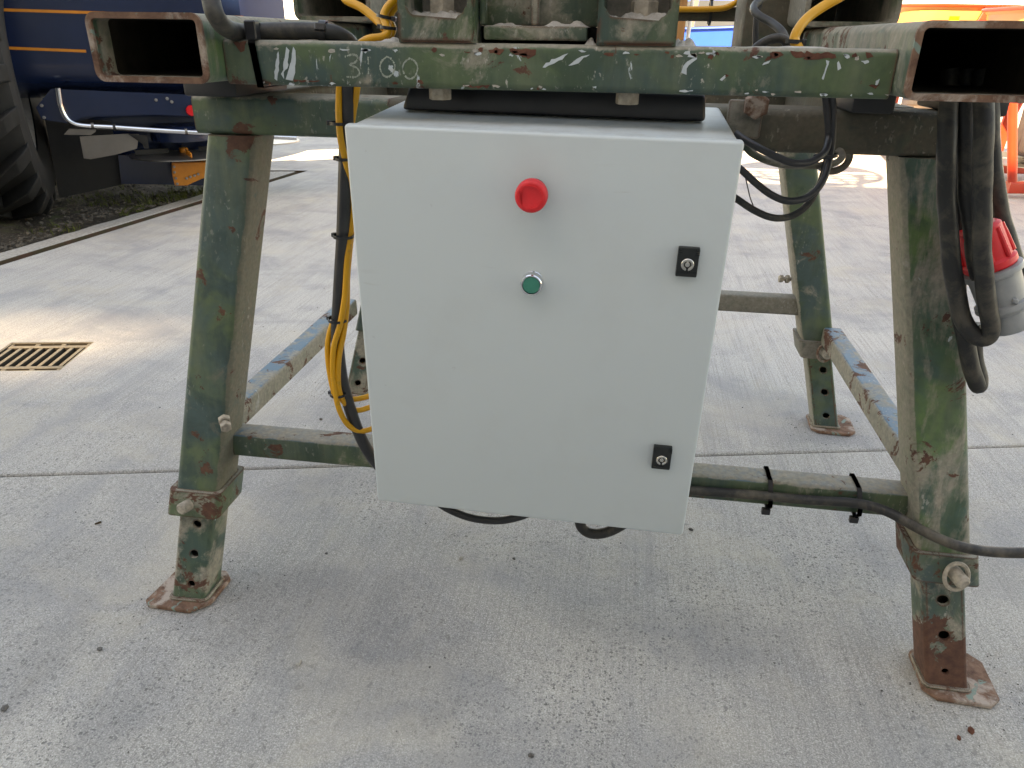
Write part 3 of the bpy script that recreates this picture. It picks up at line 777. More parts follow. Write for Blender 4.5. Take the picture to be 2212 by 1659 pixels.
for yy, zz in ((.62, 1.055),):
    bm = BM(); tube_beam(bm, (xL1+.001, yy, zz), (xR0-.001, yy, zz), .08, .05, .008, Y, Z); obj('cross_beam', bm, M_sooty, mf)
# upper pair of open tubes that stand on the pockets
for (u0, u1, v1) in ((636, 801, 33), (1735, 1941, 47)):
    a_ = P(u0, v1, y=.30); b_ = P(u1, v1, y=.30)
    bm = BM(); tube_beam(bm, ((a_.x+b_.x)/2, .30, PZ1+.0755), ((a_.x+b_.x)/2, 1.1, PZ1+.0755), b_.x-a_.x, .15, .014, X, Z, wall=.008, n=4, div=6)
    ut = obj('upper_tube', bm, M_dirty, mf)
    bm = BM(); box(bm, (a_.x+.009, .7, PZ1+.010), (b_.x-.009, .706, PZ1+.14)); obj('light_stop', bm, M_sooty, ut)
# rear rail with the yellow lead, and its upright
a_ = P(1440, 30, y=.75); b_ = P(1625, 30, y=.75); z0_ = P(1540, 46, y=.75).z; z1_ = P(1540, 15, y=.75).z
bm = BM(); tube_beam(bm, (a_.x-.6, .75, (z0_+z1_)/2), (b_.x, .75, (z0_+z1_)/2), .03, z1_-z0_, .004, Y, Z, div=10); obj('rear_rail', bm, M_sooty, mf)
a_ = P(1604, 60, y=.45); b_ = P(1738, 60, y=.45)
bm = BM(); box(bm, (a_.x, .45, PZ0+.02), (b_.x, .60, 1.45), .008, 2); obj('upright', bm, M_sooty, mf)
a_ = P(800, 40, y=.45); b_ = P(862, 40, y=.45)
bm = BM(); box(bm, (a_.x, .45, PZ0+.02), (b_.x+.06, .60, 1.45), .008, 2); obj('upright', bm, M_sooty, mf)
# unseen ring, bars and posts, added to cast the lattice shadow on the floor
HZ = 3.75; hc = Vector((1.78, 6.33, 0))-D*(HZ/-D.z); hc.z = HZ; hr = .64
bm = BM(); cable(bm, [hc+Vector((hr*math.cos(k*math.pi/12), hr*math.sin(k*math.pi/12), 0)) for k in range(25)], .03, 2, 8); hg = obj('shadow_ring', bm, M_dirty, mf)
bm = BM(); arc = [hc+Vector((hr*math.cos(R(a_)), hr*math.sin(R(a_)), .0)) for a_ in range(8, 173, 6)]
vs = [bm.verts.new(p) for p in arc]+[bm.verts.new(p-Vector((0, 0, .004))) for p in arc]; n_ = len(arc)
bm.faces.new(vs[:n_]); bm.faces.new(vs[n_:][::-1])
for k in range(n_): bm.faces.new((vs[k], vs[(k+1) % n_], vs[n_+(k+1) % n_], vs[n_+k]))
obj('shadow_plate', bm, M_dirty, hg)
for k in range(5):
    y_ = -.13*k-.06; hw_ = math.sqrt(max(.01, hr*hr-y_*y_))
    bm = BM(); cable(bm, [hc+Vector((-hw_, y_, 0)), hc+Vector((hw_, y_, 0))], .024, 0, 6); obj('shadow_bar', bm, M_dirty, hg)
for k in range(5):
    x_ = -.42+.21*k; hw_ = math.sqrt(hr*hr-x_*x_)
    bm = BM(); cable(bm, [hc+Vector((x_-.05, 0, .012)), hc+Vector((x_+.03, -hw_, .012))], .020, 0, 6); obj('shadow_bar', bm, M_dirty, hg)
for sx_ in (-.5, .45):
    bm = BM(); cable(bm, [(sx_, 1.0, PZ1+.03), (sx_, 1.0, 2.5), (hc.x+sx_*1.1, hc.y, HZ)], .035, 4, 10); obj('shadow_post', bm, M_dirty, mf)
# casting
def px(u, yy=-.115): return P(u, 60, y=yy).x
def pz(v, yy=-.115, u=1160): return P(u, v, y=yy).z
CB = bz1-.0003
ztb_ = CB+.0275; ZC = 1.30
cast = None
parts = []
for (u0, u1, ia, ib) in ((862, 1028, 879, 1011), (1290, 1463, 1303, 1447)):
    bm = BM(); x0, x1, a_, b_ = px(u0), px(u1), px(ia), px(ib)
    # U shaped foot: rounded pocket between two cheeks, one solid outline extruded
    r = .014; prof = [(x0, CB), (x1, CB), (x1, ZC), (b_, ZC), (b_, ztb_+r)]
    for i in range(6): t_ = R(-90*(i+1)/6); prof.append((b_-r+r*math.cos(t_), ztb_+r+r*math.sin(t_)))
    for i in range(6): t_ = R(-90-90*(i+1)/6); prof.append((a_+r+r*math.cos(t_), ztb_+r+r*math.sin(t_)))
    prof += [(a_, ZC), (x0, ZC)]
    sweep(bm, prof, [Vector((0, -.121, 0)), Vector((0, -.035, 0))], X, Z)
    bmesh.ops.bevel(bm, geom=[e for e in bm.edges if all(abs(v.co.y+.121) < 1e-5 for v in e.verts)], offset=.003, segments=2, affect='EDGES')
    f = obj('casting_foot', bm, M_cast, mf)
    bm = BM(); box(bm, (x0+.0005, -.0345, CB), (x1-.0005, -.022, ZC-.001)); obj('casting_back', bm, M_inner, mf)
    cx = (a_+b_)/2+(-.002 if u0 < 1000 else .008)
    bm = BM(); hexhead(bm, (cx, -.078, ztb_-.001), Z, .030, .024)
    th = [(0, .02), (.0105, .02)]
    for i in range(14): th += [(.0092, .024+i*.0045), (.0108, .0262+i*.0045)]
    th += [(.009, .092), (0, .092)]
    lathe(bm, th, (cx, -.078, ztb_), Z, 14); obj('stud', bm, M_bolt, f)
    # cement heaped round the nut
    bm = BM(); g_ = 26; rows = []
    for j in range(g_+1):
        row = []
        for i in range(g_+1):
            x = a_+.002+(b_-a_-.004)*i/g_; y = -.119+.083*j/g_
            dd = math.hypot((x-cx)/.6, (y+.078)/.6); p = Vector((x*60, y*60, u0))
            edge = min(1, j/3)
            z = ztb_+edge*(max(0, .012*math.exp(-(dd/.05)**2)+.007*noise.noise(p)+.004*noise.noise(p*2.7))+.002*(abs(x-(a_+b_)/2)/(b_-a_)*2)**3)-.0012
            row.append(bm.verts.new((x, y, z)))
        rows.append(row)
    for j in range(g_):
        for i in range(g_): bm.faces.new((rows[j][i], rows[j][i+1], rows[j+1][i+1], rows[j+1][i]))
    o = obj('cement_crust', bm, M_cement, f, ang=70); o['kind'] = 'stuff'; o['label'] = 'dried cement lying in the casting foot'
    bm = BM(); hexhead(bm, (px(949 if u0 < 1000 else 1366, -.08), -.085, bz0-.0005), -Z, .0265, .0145, .001)
    if u0 < 1000: bmesh.ops.rotate(bm, verts=bm.verts, cent=(px(949, -.08), -.085, bz0), matrix=Matrix.Rotation(R(12), 3, 'Z'))
    obj('bolt_head', bm, M_bolt, mf)
x0, x1 = px(1028)+.0005, px(1290)-.0005
bm = BM(); box(bm, (x0, -.078, CB+.020), (x1, -.060, ZC), .003, 2); obj('casting_web', bm, M_cast, mf)
bm = BM(); box(bm, (x0, -.0785, CB), (x1, -.061, CB+.0198)); obj('gap_shade_block', bm, M_dark, mf)  # near-black block behind the flange gap, shade put into its colour
bm = BM(); box(bm, (px(1042), -.108, CB+.004), (px(1268), -.0785, CB+.0205), .003, 2); obj('casting_flange', bm, M_cast, mf)
for u0, u1 in ((1030, 1043), (1143, 1160)):
    bm = BM(); box(bm, (px(u0), -.10, CB+.0209), (px(u1), -.0785, ZC-.001), .003, 2); obj('casting_rib', bm, M_cast, mf)
# cement on the centre web
def lump(bm, x0, x1, y0, y1, z0, h, seed, nx=30, ny=8):
    rows = []
    for j in range(ny+1):
        row = []
        for i in range(nx+1):
            s, q = i/nx, j/ny; e = min(1, 4*s, 4*(1-s))*min(1, 3*(1-q)+.15)*min(1, 2.2*q)
            p = Vector((s*9, q*3, seed)); row.append(bm.verts.new((x0+(x1-x0)*s, y0+(y1-y0)*q+.002*noise.noise(p*2), z0-.001+e*h*max(.05, .55+.5*noise.noise(p*.45)+.22*noise.noise(p*1.1)+.05*noise.noise(p*3)))))
        rows.append(row)
    for j in range(ny):
        for i in range(nx): bm.faces.new((rows[j][i], rows[j][i+1], rows[j+1][i+1], rows[j+1][i]))
bm = BM(); lump(bm, px(1162), px(1272), -.107, -.0785, CB+.0205, .011, 3); lump(bm, px(1050), px(1140), -.105, -.0785, CB+.0205, .006, 8)
lump(bm, px(1262), px(1289), -.113, -.08, CB+.001, .009, 5, 10, 8)
o = obj('cement_crust', bm, M_cement, mf, ang=70); o['kind'] = 'stuff'; o['label'] = 'dried cement packed along the casting web'
bm = BM(); lump(bm, px(1452), px(1515), -.112, -.075, bz1-.0005, .014, 11, 20, 10); lump(bm, px(790), px(861), -.112, -.06, bz1-.0005, .008, 12, 20, 8)
lump(bm, px(560), px(700), -.10, -.05, bz1-.0005, .004, 13, 30, 6); lump(bm, px(1560), px(1900), -.105, -.05, bz1-.0005, .004, 14, 40, 6)
o = obj('cement_crust', bm, M_cement, mf, ang=70); o['kind'] = 'stuff'; o['label'] = 'crumbled cement along the top of the front beam'
# pieces of the beam paint: pale chips, chalk figures and rust
def flake(pts, mat, name, yf_=YF, jag=.0012, seed=0, parent=None):
    rs_ = random.Random(seed); P2 = []
    pts = [P(u, v, y=yf_) for u, v in pts]
    for a_, b_ in zip(pts, pts[1:]+pts[:1]):
        L = (b_-a_).length; n_ = max(1, int(L/.004))
        for i in range(n_):
            q = a_.lerp(b_, i/n_); P2.append(Vector((q.x+rs_.uniform(-jag, jag), 0, q.z+rs_.uniform(-jag, jag))))
    bm = BM(); vs = [bm.verts.new((p.x, yf_-.0005, p.z)) for p in P2]; bk = [bm.verts.new((p.x, yf_+.0006, p.z)) for p in P2]
    for tri in tessellate_polygon([[Vector((p.x, p.z, 0)) for p in P2]]): bm.faces.new([vs[i] for i in tri])
    for i in range(len(vs)): j = (i+1) % len(vs); bm.faces.new((vs[i], vs[j], bk[j], bk[i]))
    return obj(name, bm, mat, parent or beam, ang=80)
CH = [[(600, 112), (603, 118), (601, 160), (598, 173), (592, 172), (595, 140)], [(620, 103), (624, 108), (622, 140), (614, 158), (612, 168), (609, 160), (613, 140), (617, 118)],
      [(632, 103), (636, 101), (639, 128), (637, 150), (634, 172), (618, 173), (621, 160), (627, 140), (630, 118)],
      [(1173, 146), (1180, 136), (1200, 126), (1222, 115), (1227, 117), (1214, 127), (1190, 139), (1177, 148)], [(1229, 140), (1240, 131), (1262, 119), (1274, 117), (1262, 126), (1242, 140), (1233, 143)],
      [(1471, 158), (1474, 145), (1480, 138), (1494, 127), (1504, 122), (1505, 127), (1490, 140), (1484, 150), (1482, 160)], [(1553, 174), (1558, 168), (1568, 163), (1569, 167), (1560, 176)],
      [(1785, 128), (1791, 130), (1788, 148), (1782, 168), (1778, 174), (1777, 168), (1783, 146)], [(1809, 138), (1813, 133), (1817, 138), (1815, 146), (1809, 152)],
      [(712, 122), (717, 118), (715, 128), (711, 132)], [(780, 103), (783, 103), (781, 132), (779, 146), (777, 130)], [(1650, 136), (1663, 130), (1660, 137), (1648, 141)],
      [(1540, 108), (1548, 112), (1545, 122), (1540, 118)], [(1893, 176), (1899, 172), (1897, 183), (1892, 186)], [(1470, 196), (1496, 195), (1497, 198), (1468, 199)]]
for i, q in enumerate(CH): flake(q, M_chip, 'paint_chip', seed=i)
RU = [[(1055, 106), (1089, 104), (1088, 115), (1076, 118), (1060, 116)], [(1102, 106), (1155, 106), (1154, 121), (1143, 126), (1128, 120), (1112, 121), (1104, 113)], [(1660, 112), (1684, 110), (1690, 118), (1676, 126), (1664, 122)],
      [(1706, 112), (1806, 114), (1805, 124), (1780, 128), (1750, 126), (1720, 124)], [(1838, 116), (1848, 114), (1850, 122), (1840, 124)], [(1872, 116), (1882, 116), (1884, 124), (1874, 125)],
      [(1655, 122), (1668, 122), (1662, 132), (1652, 130)], [(636, 172), (690, 175), (688, 178), (637, 176)], [(902, 170), (910, 176), (918, 180), (905, 182), (900, 178)], [(1000, 184), (1055, 186), (1050, 189), (1004, 188)],
      [(505, 92), (530, 90), (531, 112), (522, 112), (512, 104)], [(1568, 160), (1573, 162), (1570, 168), (1566, 166)], [(1880, 180), (1900, 184), (1892, 192), (1878, 188)]]
for i, q in enumerate(RU): flake(q, M_rustp, 'rust_patch', seed=50+i, jag=.0018)
rc = random.Random(21)
for i in range(64):
    topside = rc.random() < .62
    u = rc.uniform(560, 1925); f_ = (u-550)/1400
    v = (100+f_*20+abs(rc.gauss(0, 7))) if topside else (180+f_*26+rc.uniform(-7, 5))
    a_ = rc.uniform(2, 9)*(1.5 if topside else 1); b_ = rc.uniform(1.2, 4.0) if not topside else rc.uniform(1.5, 6.5)
    pol = [(u+a_*math.cos(t_)*rc.uniform(.6, 1.1), v+b_*math.sin(t_)*rc.uniform(.6, 1.1)) for t_ in [k*6.283/7 for k in range(7)]]
    flake(pol, M_chip if rc.random() < .45 else (M_rustp if rc.random() < .5 else M_cement), 'paint_chip', seed=200+i, jag=.0009)
def chalk(strokes):
    for i, pts in enumerate(strokes):
        bm = BM(); rs_ = random.Random(i+9)
        pth = smooth_path([P(u, v, y=YF-.0004) for u, v in pts], 6)
        for a_, b_ in zip(pth, pth[1:]):
            for k in range(5):
                if rs_.random() < .58: continue
                q = a_.lerp(b_, rs_.random()); w_ = rs_.uniform(.0006, .0018); h_ = rs_.uniform(.0006, .0022)
                vs = [bm.verts.new((q.x+w_*math.cos(t_)*rs_.uniform(.6, 1)+rs_.uniform(-.0012, .0012)*0, YF-.0005-k*.00004, q.z+h_*math.sin(t_)*rs_.uniform(.6, 1))) for t_ in (0, 1.05, 2.1, 3.14, 4.2, 5.2)]
                bm.faces.new(vs)
        o = obj('chalk_figure', bm, M_chalk, beam)
chalk([[(746, 122), (760, 118), (772, 122), (768, 134), (756, 140), (770, 146), (777, 158), (768, 166), (750, 166)], [(795, 121), (796, 140), (796, 160)],
       [(836, 122), (825, 132), (821, 146), (828, 162), (838, 166), (849, 158), (853, 142), (846, 128), (836, 122)], [(884, 126), (873, 136), (870, 150), (877, 166), (888, 170), (898, 162), (902, 146), (896, 132), (884, 126)]])

# ------------------------------------------------------------------ control box
def rotm(rx, ry, rz): return Matrix.Rotation(rz, 4, 'Z')@Matrix.Rotation(ry, 4, 'Y')@Matrix.Rotation(rx, 4, 'X')
BX = Matrix.Translation((-.2598, -.161, .9977))@rotm(R(3.236), R(.5908), R(-.6554))
bxo = BX@Matrix.Translation((.25, 0, -.6))
cb = thing('control_box', 'light grey steel control box with red and green buttons and two black locks', 'control box', mat=bxo)
L_ = Matrix.Translation((-.25, 0, .6))        # box coordinates: top front left corner is zero
def lobj(name, bm, mat, parent, **k):
    bmesh.ops.transform(bm, matrix=L_, verts=bm.verts); return obj(name, bm, mat, parent, True, **k)
bm = BM(); box(bm, (.004, .0215, -.5985), (.496, .30, -.0015), .007, 3); body = lobj('cabinet_body', bm, M_box, cb)
bm = BM(); box(bm, (.012, .0165, -.592), (.488, .0213, -.008)); lobj('door_seal', bm, M_rubber, cb)
bm = BM(); vs = box(bm, (0, 0, -.6), (.5, .0165, 0), .0045, 3); door = lobj('door', bm, M_box, cb)
F = -Y
# red emergency stop
ec = Vector((.2495, 0, -.0705))
bm = BM(); disc(bm, ec+Vector((0, .001, 0)), F, .0145, .024, 32, .002); es = lobj('emergency_stop', bm, M_lock, cb)
bm = BM(); Xa, Ya, Za = frame(F); rings = []
prof = [(.013, .020), (.0186, .022), (.0200, .0245), (.0202, .034), (.0196, .0375), (.0182, .0392), (.0158, .0400), (.0135, .0395), (.0128, .0392), (0, .0392)]
seg = 96
for r_, h_ in prof:
    if r_ == 0: rings.append([bm.verts.new(ec+Za*h_)]); continue
    rings.append([bm.verts.new(ec+Za*h_+(Xa*math.cos(2*math.pi*k/seg)+Ya*math.sin(2*math.pi*k/seg))*(r_+(.0004 if k % 2 and .0195 < r_ < .021 else 0))) for k in range(seg)])
for a_, b_ in zip(rings, rings[1:]):
    for j in range(seg):
        if len(b_) == 1: bm.faces.new((a_[j], a_[(j+1) % seg], b_[0]))
        else: bm.faces.new((a_[j], a_[(j+1) % seg], b_[(j+1) % seg], b_[j]))
lobj('mushroom_head', bm, M_red, es)
# three curved arrows moulded on the head
for i in range(3):
    bm = BM(); a0 = R(120*i+20); pts_o, pts_i = [], []
    for k in range(11):
        a_ = a0-R(78)*k/10; pts_o.append((.0146, a_)); pts_i.append((.0134, a_))
    hd = a0-R(78)
    pol = pts_o+[(.0158, hd), (.0140, hd-R(16)), (.0122, hd)]+pts_i[::-1]
    fr = [bm.verts.new(ec+Za*.0405+(Xa*math.cos(a_)+Ya*math.sin(a_))*r_) for r_, a_ in pol]
    bk = [bm.verts.new(ec+Za*.0388+(Xa*math.cos(a_)+Ya*math.sin(a_))*r_) for r_, a_ in pol]
    bm.faces.new(fr)
    for j in range(len(fr)): bm.faces.new((fr[j], fr[(j+1) % len(fr)], bk[(j+1) % len(fr)], bk[j]))
    bmesh.ops.triangulate(bm, faces=[f for f in bm.faces if len(f.verts) > 4])
    lobj('turn_arrow', bm, M_red, es)
# green start button
gc = Vector((.2502, 0, -.195))
bm = BM(); lathe(bm, [(0, 0), (.0155, 0), (.0155, .002), (.0148, .003), (.0148, .0145), (.0138, .0158), (.0124, .0158), (.0121, .0125), (0, .0125)], gc+Vector((0, .001, 0)), F, 40); sb = lobj('start_button', bm, M_chrome, cb)
bm = BM(); disc(bm, gc+Vector((0, .001, 0))+F*.0126, F, .0116, .0026, 36, .0006); lobj('button_cap', bm, M_grn, sb)
# locks
for cz in (-.1515, -.4545):
    lx = .4515; bm = BM(); box(bm, (lx-.0135, -.0075, cz-.0195), (lx+.0135, .001, cz+.0195), .0012, 2)
    for s_ in (-1, 1):
        for k in range(3): box(bm, (lx+s_*.0115-.002, -.0088, cz+.0105+k*.0028), (lx+s_*.0115+.002, -.0074, cz+.0122+k*.0028))
    box(bm, (lx-.0132, -.0082, cz-.0165), (lx+.0132, -.0074, cz-.0138))
    lk = lobj('door_lock', bm, M_lock, cb)
    c_ = Vector((lx, -.0074, cz-.0025))
    bm = BM(); lathe(bm, [(.0045, 0), (.0082, 0), (.0082, .0014), (.0076, .002), (.0052, .002), (.0045, .0008)], c_, F, 32)
    for f in [f for f in bm.faces if (lambda q: abs((q-c_).x) < .0017 and (q-c_).z < 0)(f.calc_center_median())]: bm.faces.remove(f)
    lobj('lock_collar', bm, M_nickel, lk)
    bm = BM(); disc(bm, c_+Vector((0, .0002, 0)), F, .0032, .0015, 20, .0004); box(bm, (c_.x-.0011, c_.y-.0013, c_.z+.0028), (c_.x+.0011, c_.y, c_.z+.0058)); lobj('lock_cylinder', bm, M_nickel, lk)
# small stud on the right edge
bm = BM(); cable(bm, [(.4965, .12, -.49), (.503, .12, -.49), (.506, .12, -.49)], .003, 0, 10); lobj('hinge_pin', bm, M_chrome, cb)
# cable glands under the box
bm = BM(); disc(bm, Vector((.17, .12, -.598)), -Z, .02, .02, 20); disc(bm, Vector((.36, .12, -.598)), -Z, .016, .02, 20); lobj('cable_gland', bm, M_rubber, cb)
# black tray lying on the box
def C(x, y, z): return (BX@Vector((x, y, z, 1))).xyz
bm = BM(); box(bm, (.050, .134, .0008), (.458, .292, .036), .006, 3)
for v in bm.verts:
    f_ = (.036-v.co.z)/.035
    v.co.x += -.012*f_ if v.co.x < .2 else 0.004*f_; v.co.y -= .006*f_ if v.co.y < .15 else 0
bmesh.ops.transform(bm, matrix=BX, verts=bm.verts)
free('plastic_tray', bm, plain('black_plastic', (.014, .014, .017), .33, 0, .3, 12), 'upturned black plastic tray lying on top of the control box', 'tray')

# ------------------------------------------------------------------ cables
def cab(name, pts, r, mat, label, cat='cable', group=None, wob=0, n=8):
    bm = BM(); cable(bm, pts, r, n, 12, wob); return free(name, bm, mat, label, cat, group, ang=80)
def Q(lst, y): return [P(u, v, y=(y if not isinstance(y, (list, tuple)) else y[i])) for i, (u, v) in enumerate(lst)]
cab('black_hose', Q([(452, -40), (456, 0), (466, 34), (488, 60), (520, 70), (560, 69), (640, 67), (700, 69), (735, 78), (760, 100), (765, 140)], [-.175, -.178, -.182, -.155, -.10, -.09, -.08, -.075, -.065, -.05, -.03]), .0113, M_hose, 'thick black hose bending down onto the left end of the front beam', 'hose')
# big strap round the beam
bm = BM(); u = 538; a_ = P(531, 60, y=YF-.0025); b_ = P(546, 60, y=YF-.0025)
xx0, xx1 = a_.x, b_.x; zz1 = P(538, 46, y=-.095).z; ring = [(YF-.0026, bz0-.003), (YF-.0026, bz1-.004), (YF+.006, bz1+.012), (-.107, zz1), (-.085, zz1-.004), (-.06, bz1), (-.05, bz0-.003)]
def lean(y, z): return (bz1-z)*.10
outl = []
for (y, z) in ring: outl.append((y, z))
vsA = [[bm.verts.new((x+lean(y, z), y+oy, z+oz)) for x in (xx0, xx1)] for (y, z) in outl for (oy, oz) in ((0, 0),)]
for i in range(len(outl)): j = (i+1) % len(outl); bm.faces.new((vsA[i][0], vsA[i][1], vsA[j][1], vsA[j][0]))
g_ = bmesh.ops.solidify(bm, geom=bm.faces[:], thickness=.0015)
box(bm, (xx0-.003, -.122, zz1-.022), (xx1+.003, -.108, zz1+.001), .0015, 1)
free('cable_tie', bm, M_tie, 'long black cable tie strapping the thick hose to the front beam', 'cable tie', 'cable ties on the machine')
ziptie(P(699, 69, y=-.075), X+Vector((0, .1, -.05)), .0130, .0130, .009, M_tie, 'black cable tie round the thick hose behind the beam', 'cable ties on the machine', head=1.2)
# yellow leads by the casting
YL = 'yellow leads by the casting'
cab('yellow_lead', Q([(735, -20), (748, 0), (780, 16), (808, 38), (828, 58), (836, 72), (822, 82), (790, 88), (772, 100)], [0.0, -.01, -.02, -.03, -.04, -.045, -.05, -.055, -.03]), .0056, M_yel, 'yellow lead sloping down from the upper left to the tied bunch', 'cable', YL)
cab('yellow_lead', Q([(862, -12), (850, 2), (836, 18), (829, 36), (834, 54), (838, 70), (826, 80), (800, 84), (784, 92), (770, 110)], [-.03, -.035, -.04, -.045, -.05, -.055, -.06, -.065, -.06, -.03]), .0056, M_yel, 'yellow lead curling beside the left casting foot', 'cable', YL)
cab('yellow_lead', Q([(870, 8), (856, 14), (846, 26), (840, 42), (848, 58), (846, 72), (836, 84), (812, 90), (796, 100)], [-.02, -.025, -.03, -.035, -.04, -.045, -.05, -.05, -.03]), .005, M_yel, 'yellow lead pressed against the casting cheek', 'cable', YL)
ziptie(P(831, 36, y=-.044), Vector((.2, 0, 1)), .010, .008, .004, M_tie, 'small cable tie round the yellow leads, upper of two by the casting', 'cable ties on the machine', head=3.1)
ziptie(P(839, 60, y=-.050), Vector((.1, 0, 1)), .010, .009, .004, M_tie, 'small cable tie round the yellow leads, lower of two by the casting', 'cable ties on the machine', head=-.3)
# bundle beside the box
yb = [.03, .035, .04, .04, .04, .04, .04, .045, .05, .06, .07, .08]
cab('black_cable', Q([(752, 120), (751, 190), (748, 300), (745, 400), (741, 510), (733, 640), (729, 730), (737, 810), (752, 870), (775, 935), (800, 982), (830, 1020)], yb), .0113, M_blk, 'thick black cable hanging down the left side of the control box', 'cable')
YY = 'yellow leads down the box side'
cab('yellow_lead', Q([(738, 110), (733, 190), (732, 250), (736, 300), (746, 345), (758, 400), (763, 450), (757, 500), (750, 560), (745, 640), (735, 700), (721, 750), (719, 800), (724, 845), (733, 885), (752, 918), (778, 931), (806, 925), (830, 912)], [.03, .028, .026, .024, .03, .04, .045, .042, .035, .03, .026, .024, .024, .024, .026, .04, .055, .07, .08]), .0052, M_yel, 'yellow lead of the bundle whose lowest loop enters the box', 'cable', YY)
cab('yellow_lead', Q([(776, 110), (771, 190), (764, 235), (757, 290), (757, 350), (762, 420), (761, 480), (755, 540), (750, 600), (749, 660), (742, 720), (733, 765), (730, 810), (734, 850), (748, 874), (770, 886), (798, 880), (825, 868)], [.03, .035, .04, .045, .055, .06, .055, .05, .045, .04, .034, .03, .028, .03, .045, .06, .075, .085]), .0052, M_yel, 'yellow lead of the bundle with the middle loop', 'cable', YY)
cab('yellow_lead', Q([(742, 660), (722, 690), (709, 735), (709, 780), (717, 830), (727, 860), (745, 862), (770, 862), (798, 855), (830, 842)], [.05, .045, .04, .036, .034, .04, .06, .075, .085, .095]), .0052, M_yel, 'yellow lead of the bundle bowing out farthest left', 'cable', YY)
for (u, v, rx, hd, lab) in ((737, 266, .017, 3.3, 'cable tie on the bundle just under the beam'), (743, 343, .0125, 2.9, 'cable tie on the bundle beside the box top with its head sticking left'), (742, 510, .0165, 2.9, 'cable tie on the bundle at the red button height'), (730, 690, .0165, 2.9, 'cable tie on the bundle below the green button height'), (730, 851, .014, 2.9, 'lowest cable tie of the bundle beside the box')):
    ziptie(P(u, v, y=.036), Vector((.02, 0, 1)), rx*.95, rx, .0045, M_tie, lab, 'cable ties on the cable bundle', head=hd, ref=Vector((1, 0, 0)))
# thin cables from the right side of the box
RC = 'thin cables looping from the box side to the frame'
cab('black_cable', Q([(1590, 288), (1607, 301), (1640, 320), (1680, 340), (1712, 352), (1742, 352), (1766, 342), (1783, 326), (1790, 296), (1788, 255), (1782, 200)], [.06, .05, .04, .04, .04, .05, .06, .08, .10, .10, .09]), .0053, M_blk, 'uppermost thin black cable from the box side', 'cable', RC)
cab('black_cable', Q([(1590, 302), (1608, 314), (1626, 332), (1660, 348), (1700, 357), (1745, 358), (1782, 357), (1808, 350), (1819, 338), (1814, 326), (1800, 326)], [.07, .06, .06, .07, .08, .09, .11, .13, .15, .16, .17]), .0053, M_dirty, 'dusty thin cable curling round the eye under the rail', 'cable', RC)
cab('black_cable', Q([(1585, 355), (1605, 370), (1632, 395), (1665, 420), (1700, 434), (1735, 430), (1762, 412), (1780, 385), (1790, 350), (1797, 310), (1800, 250), (1797, 200)], [.06, .05, .045, .04, .04, .05, .06, .075, .09, .10, .10, .09]), .0053, M_blk, 'thin black cable with the middle loop', 'cable', RC)
cab('black_cable', Q([(1575, 420), (1592, 430), (1625, 452), (1660, 468), (1690, 471), (1720, 462), (1746, 440), (1764, 410), (1776, 385), (1786, 345), (1793, 300), (1794, 200)], [.06, .05, .045, .045, .05, .055, .065, .075, .085, .10, .105, .10]), .0053, M_hose, 'lowest thin cable of the loops, patched with tape', 'cable', RC)
ziptie(P(1787, 337, y=.096), Vector((-.15, 0, 1)), .0135, .012, .005, M_tie, 'cable tie gathering the thin loops under the rail', 'cable ties on the machine', head=2.6, ref=Vector((1, 0, 0)))
cab('thin_wire', Q([(1609, 378), (1613, 395), (1620, 425), (1627, 444)], .05), .0009, M_blk, 'hair thin black wire hanging between two looped cables', 'wire')
# lead tied along the front stretcher
cab('black_cable', Q([(1440, 1054), (1490, 1059), (1560, 1064), (1640, 1070), (1700, 1076), (1760, 1081), (1830, 1085), (1880, 1093), (1925, 1109), (1965, 1131), (2010, 1155), (2060, 1176), (2110, 1188), (2160, 1193), (2212, 1194), (2280, 1192)], [.10, .088, .088, .088, .088, .087, .085, .08, .07, .055, .03, .015, .01, .01, .01, .01]), .0092, M_hose, 'black cable tied along the front stretcher and passing in front of the right leg', 'cable')
for (u, lab) in ((1664, 'cable tie on the front stretcher nearer the box'), (1861, 'cable tie on the front stretcher nearer the right leg')):
    p = P(u, 1050, y=yf-.004); bm = BM(); wd = .0085; yy0, yy1 = yf-.021, yf+WS+.002; z0_, z1_ = ztf-WS-.002, ztf+.002
    ring = [(yy1, z0_), (yf-.006, z0_-.001), (yy0, z0_+.012), (yy0, z0_+.026), (yf-.003, z1_-.006), (yf+.004, z1_), (yy1, z1_)]
    vsA = [[bm.verts.new((p.x-wd/2+(z-z1_)*-.05, y, z)), bm.verts.new((p.x+wd/2+(z-z1_)*-.05, y, z))] for y, z in ring]
    for i in range(len(ring)): j = (i+1) % len(ring); bm.faces.new((vsA[i][0], vsA[i][1], vsA[j][1], vsA[j][0]))
    bmesh.ops.solidify(bm, geom=bm.faces[:], thickness=.0014)
    box(bm, (p.x-.0085, yf-.014, z0_-.010), (p.x+.0065, yf-.004, z0_+.002), .001, 1)
    free('cable_tie', bm, M_tie, lab, 'cable tie', 'cable ties on the stretcher')
# loops under the box
cab('black_cable', [C(.06, .05, -.585), C(.09, .05, -.628), C(.13, .05, -.649), C(.17, .05, -.655), C(.21, .05, -.649), C(.25, .05, -.628), C(.27, .05, -.60)], .0065, M_rubber, 'black cable loop sagging below the box bottom', 'cable')
cab('black_cable', [C(.338, .05, -.60), C(.335, .05, -.632), C(.343, .05, -.651), C(.362, .05, -.657), C(.388, .05, -.647), C(.415, .05, -.622), C(.43, .05, -.60)], .0088, M_hose, 'thick dusty cable hooking below the box bottom', 'cable')
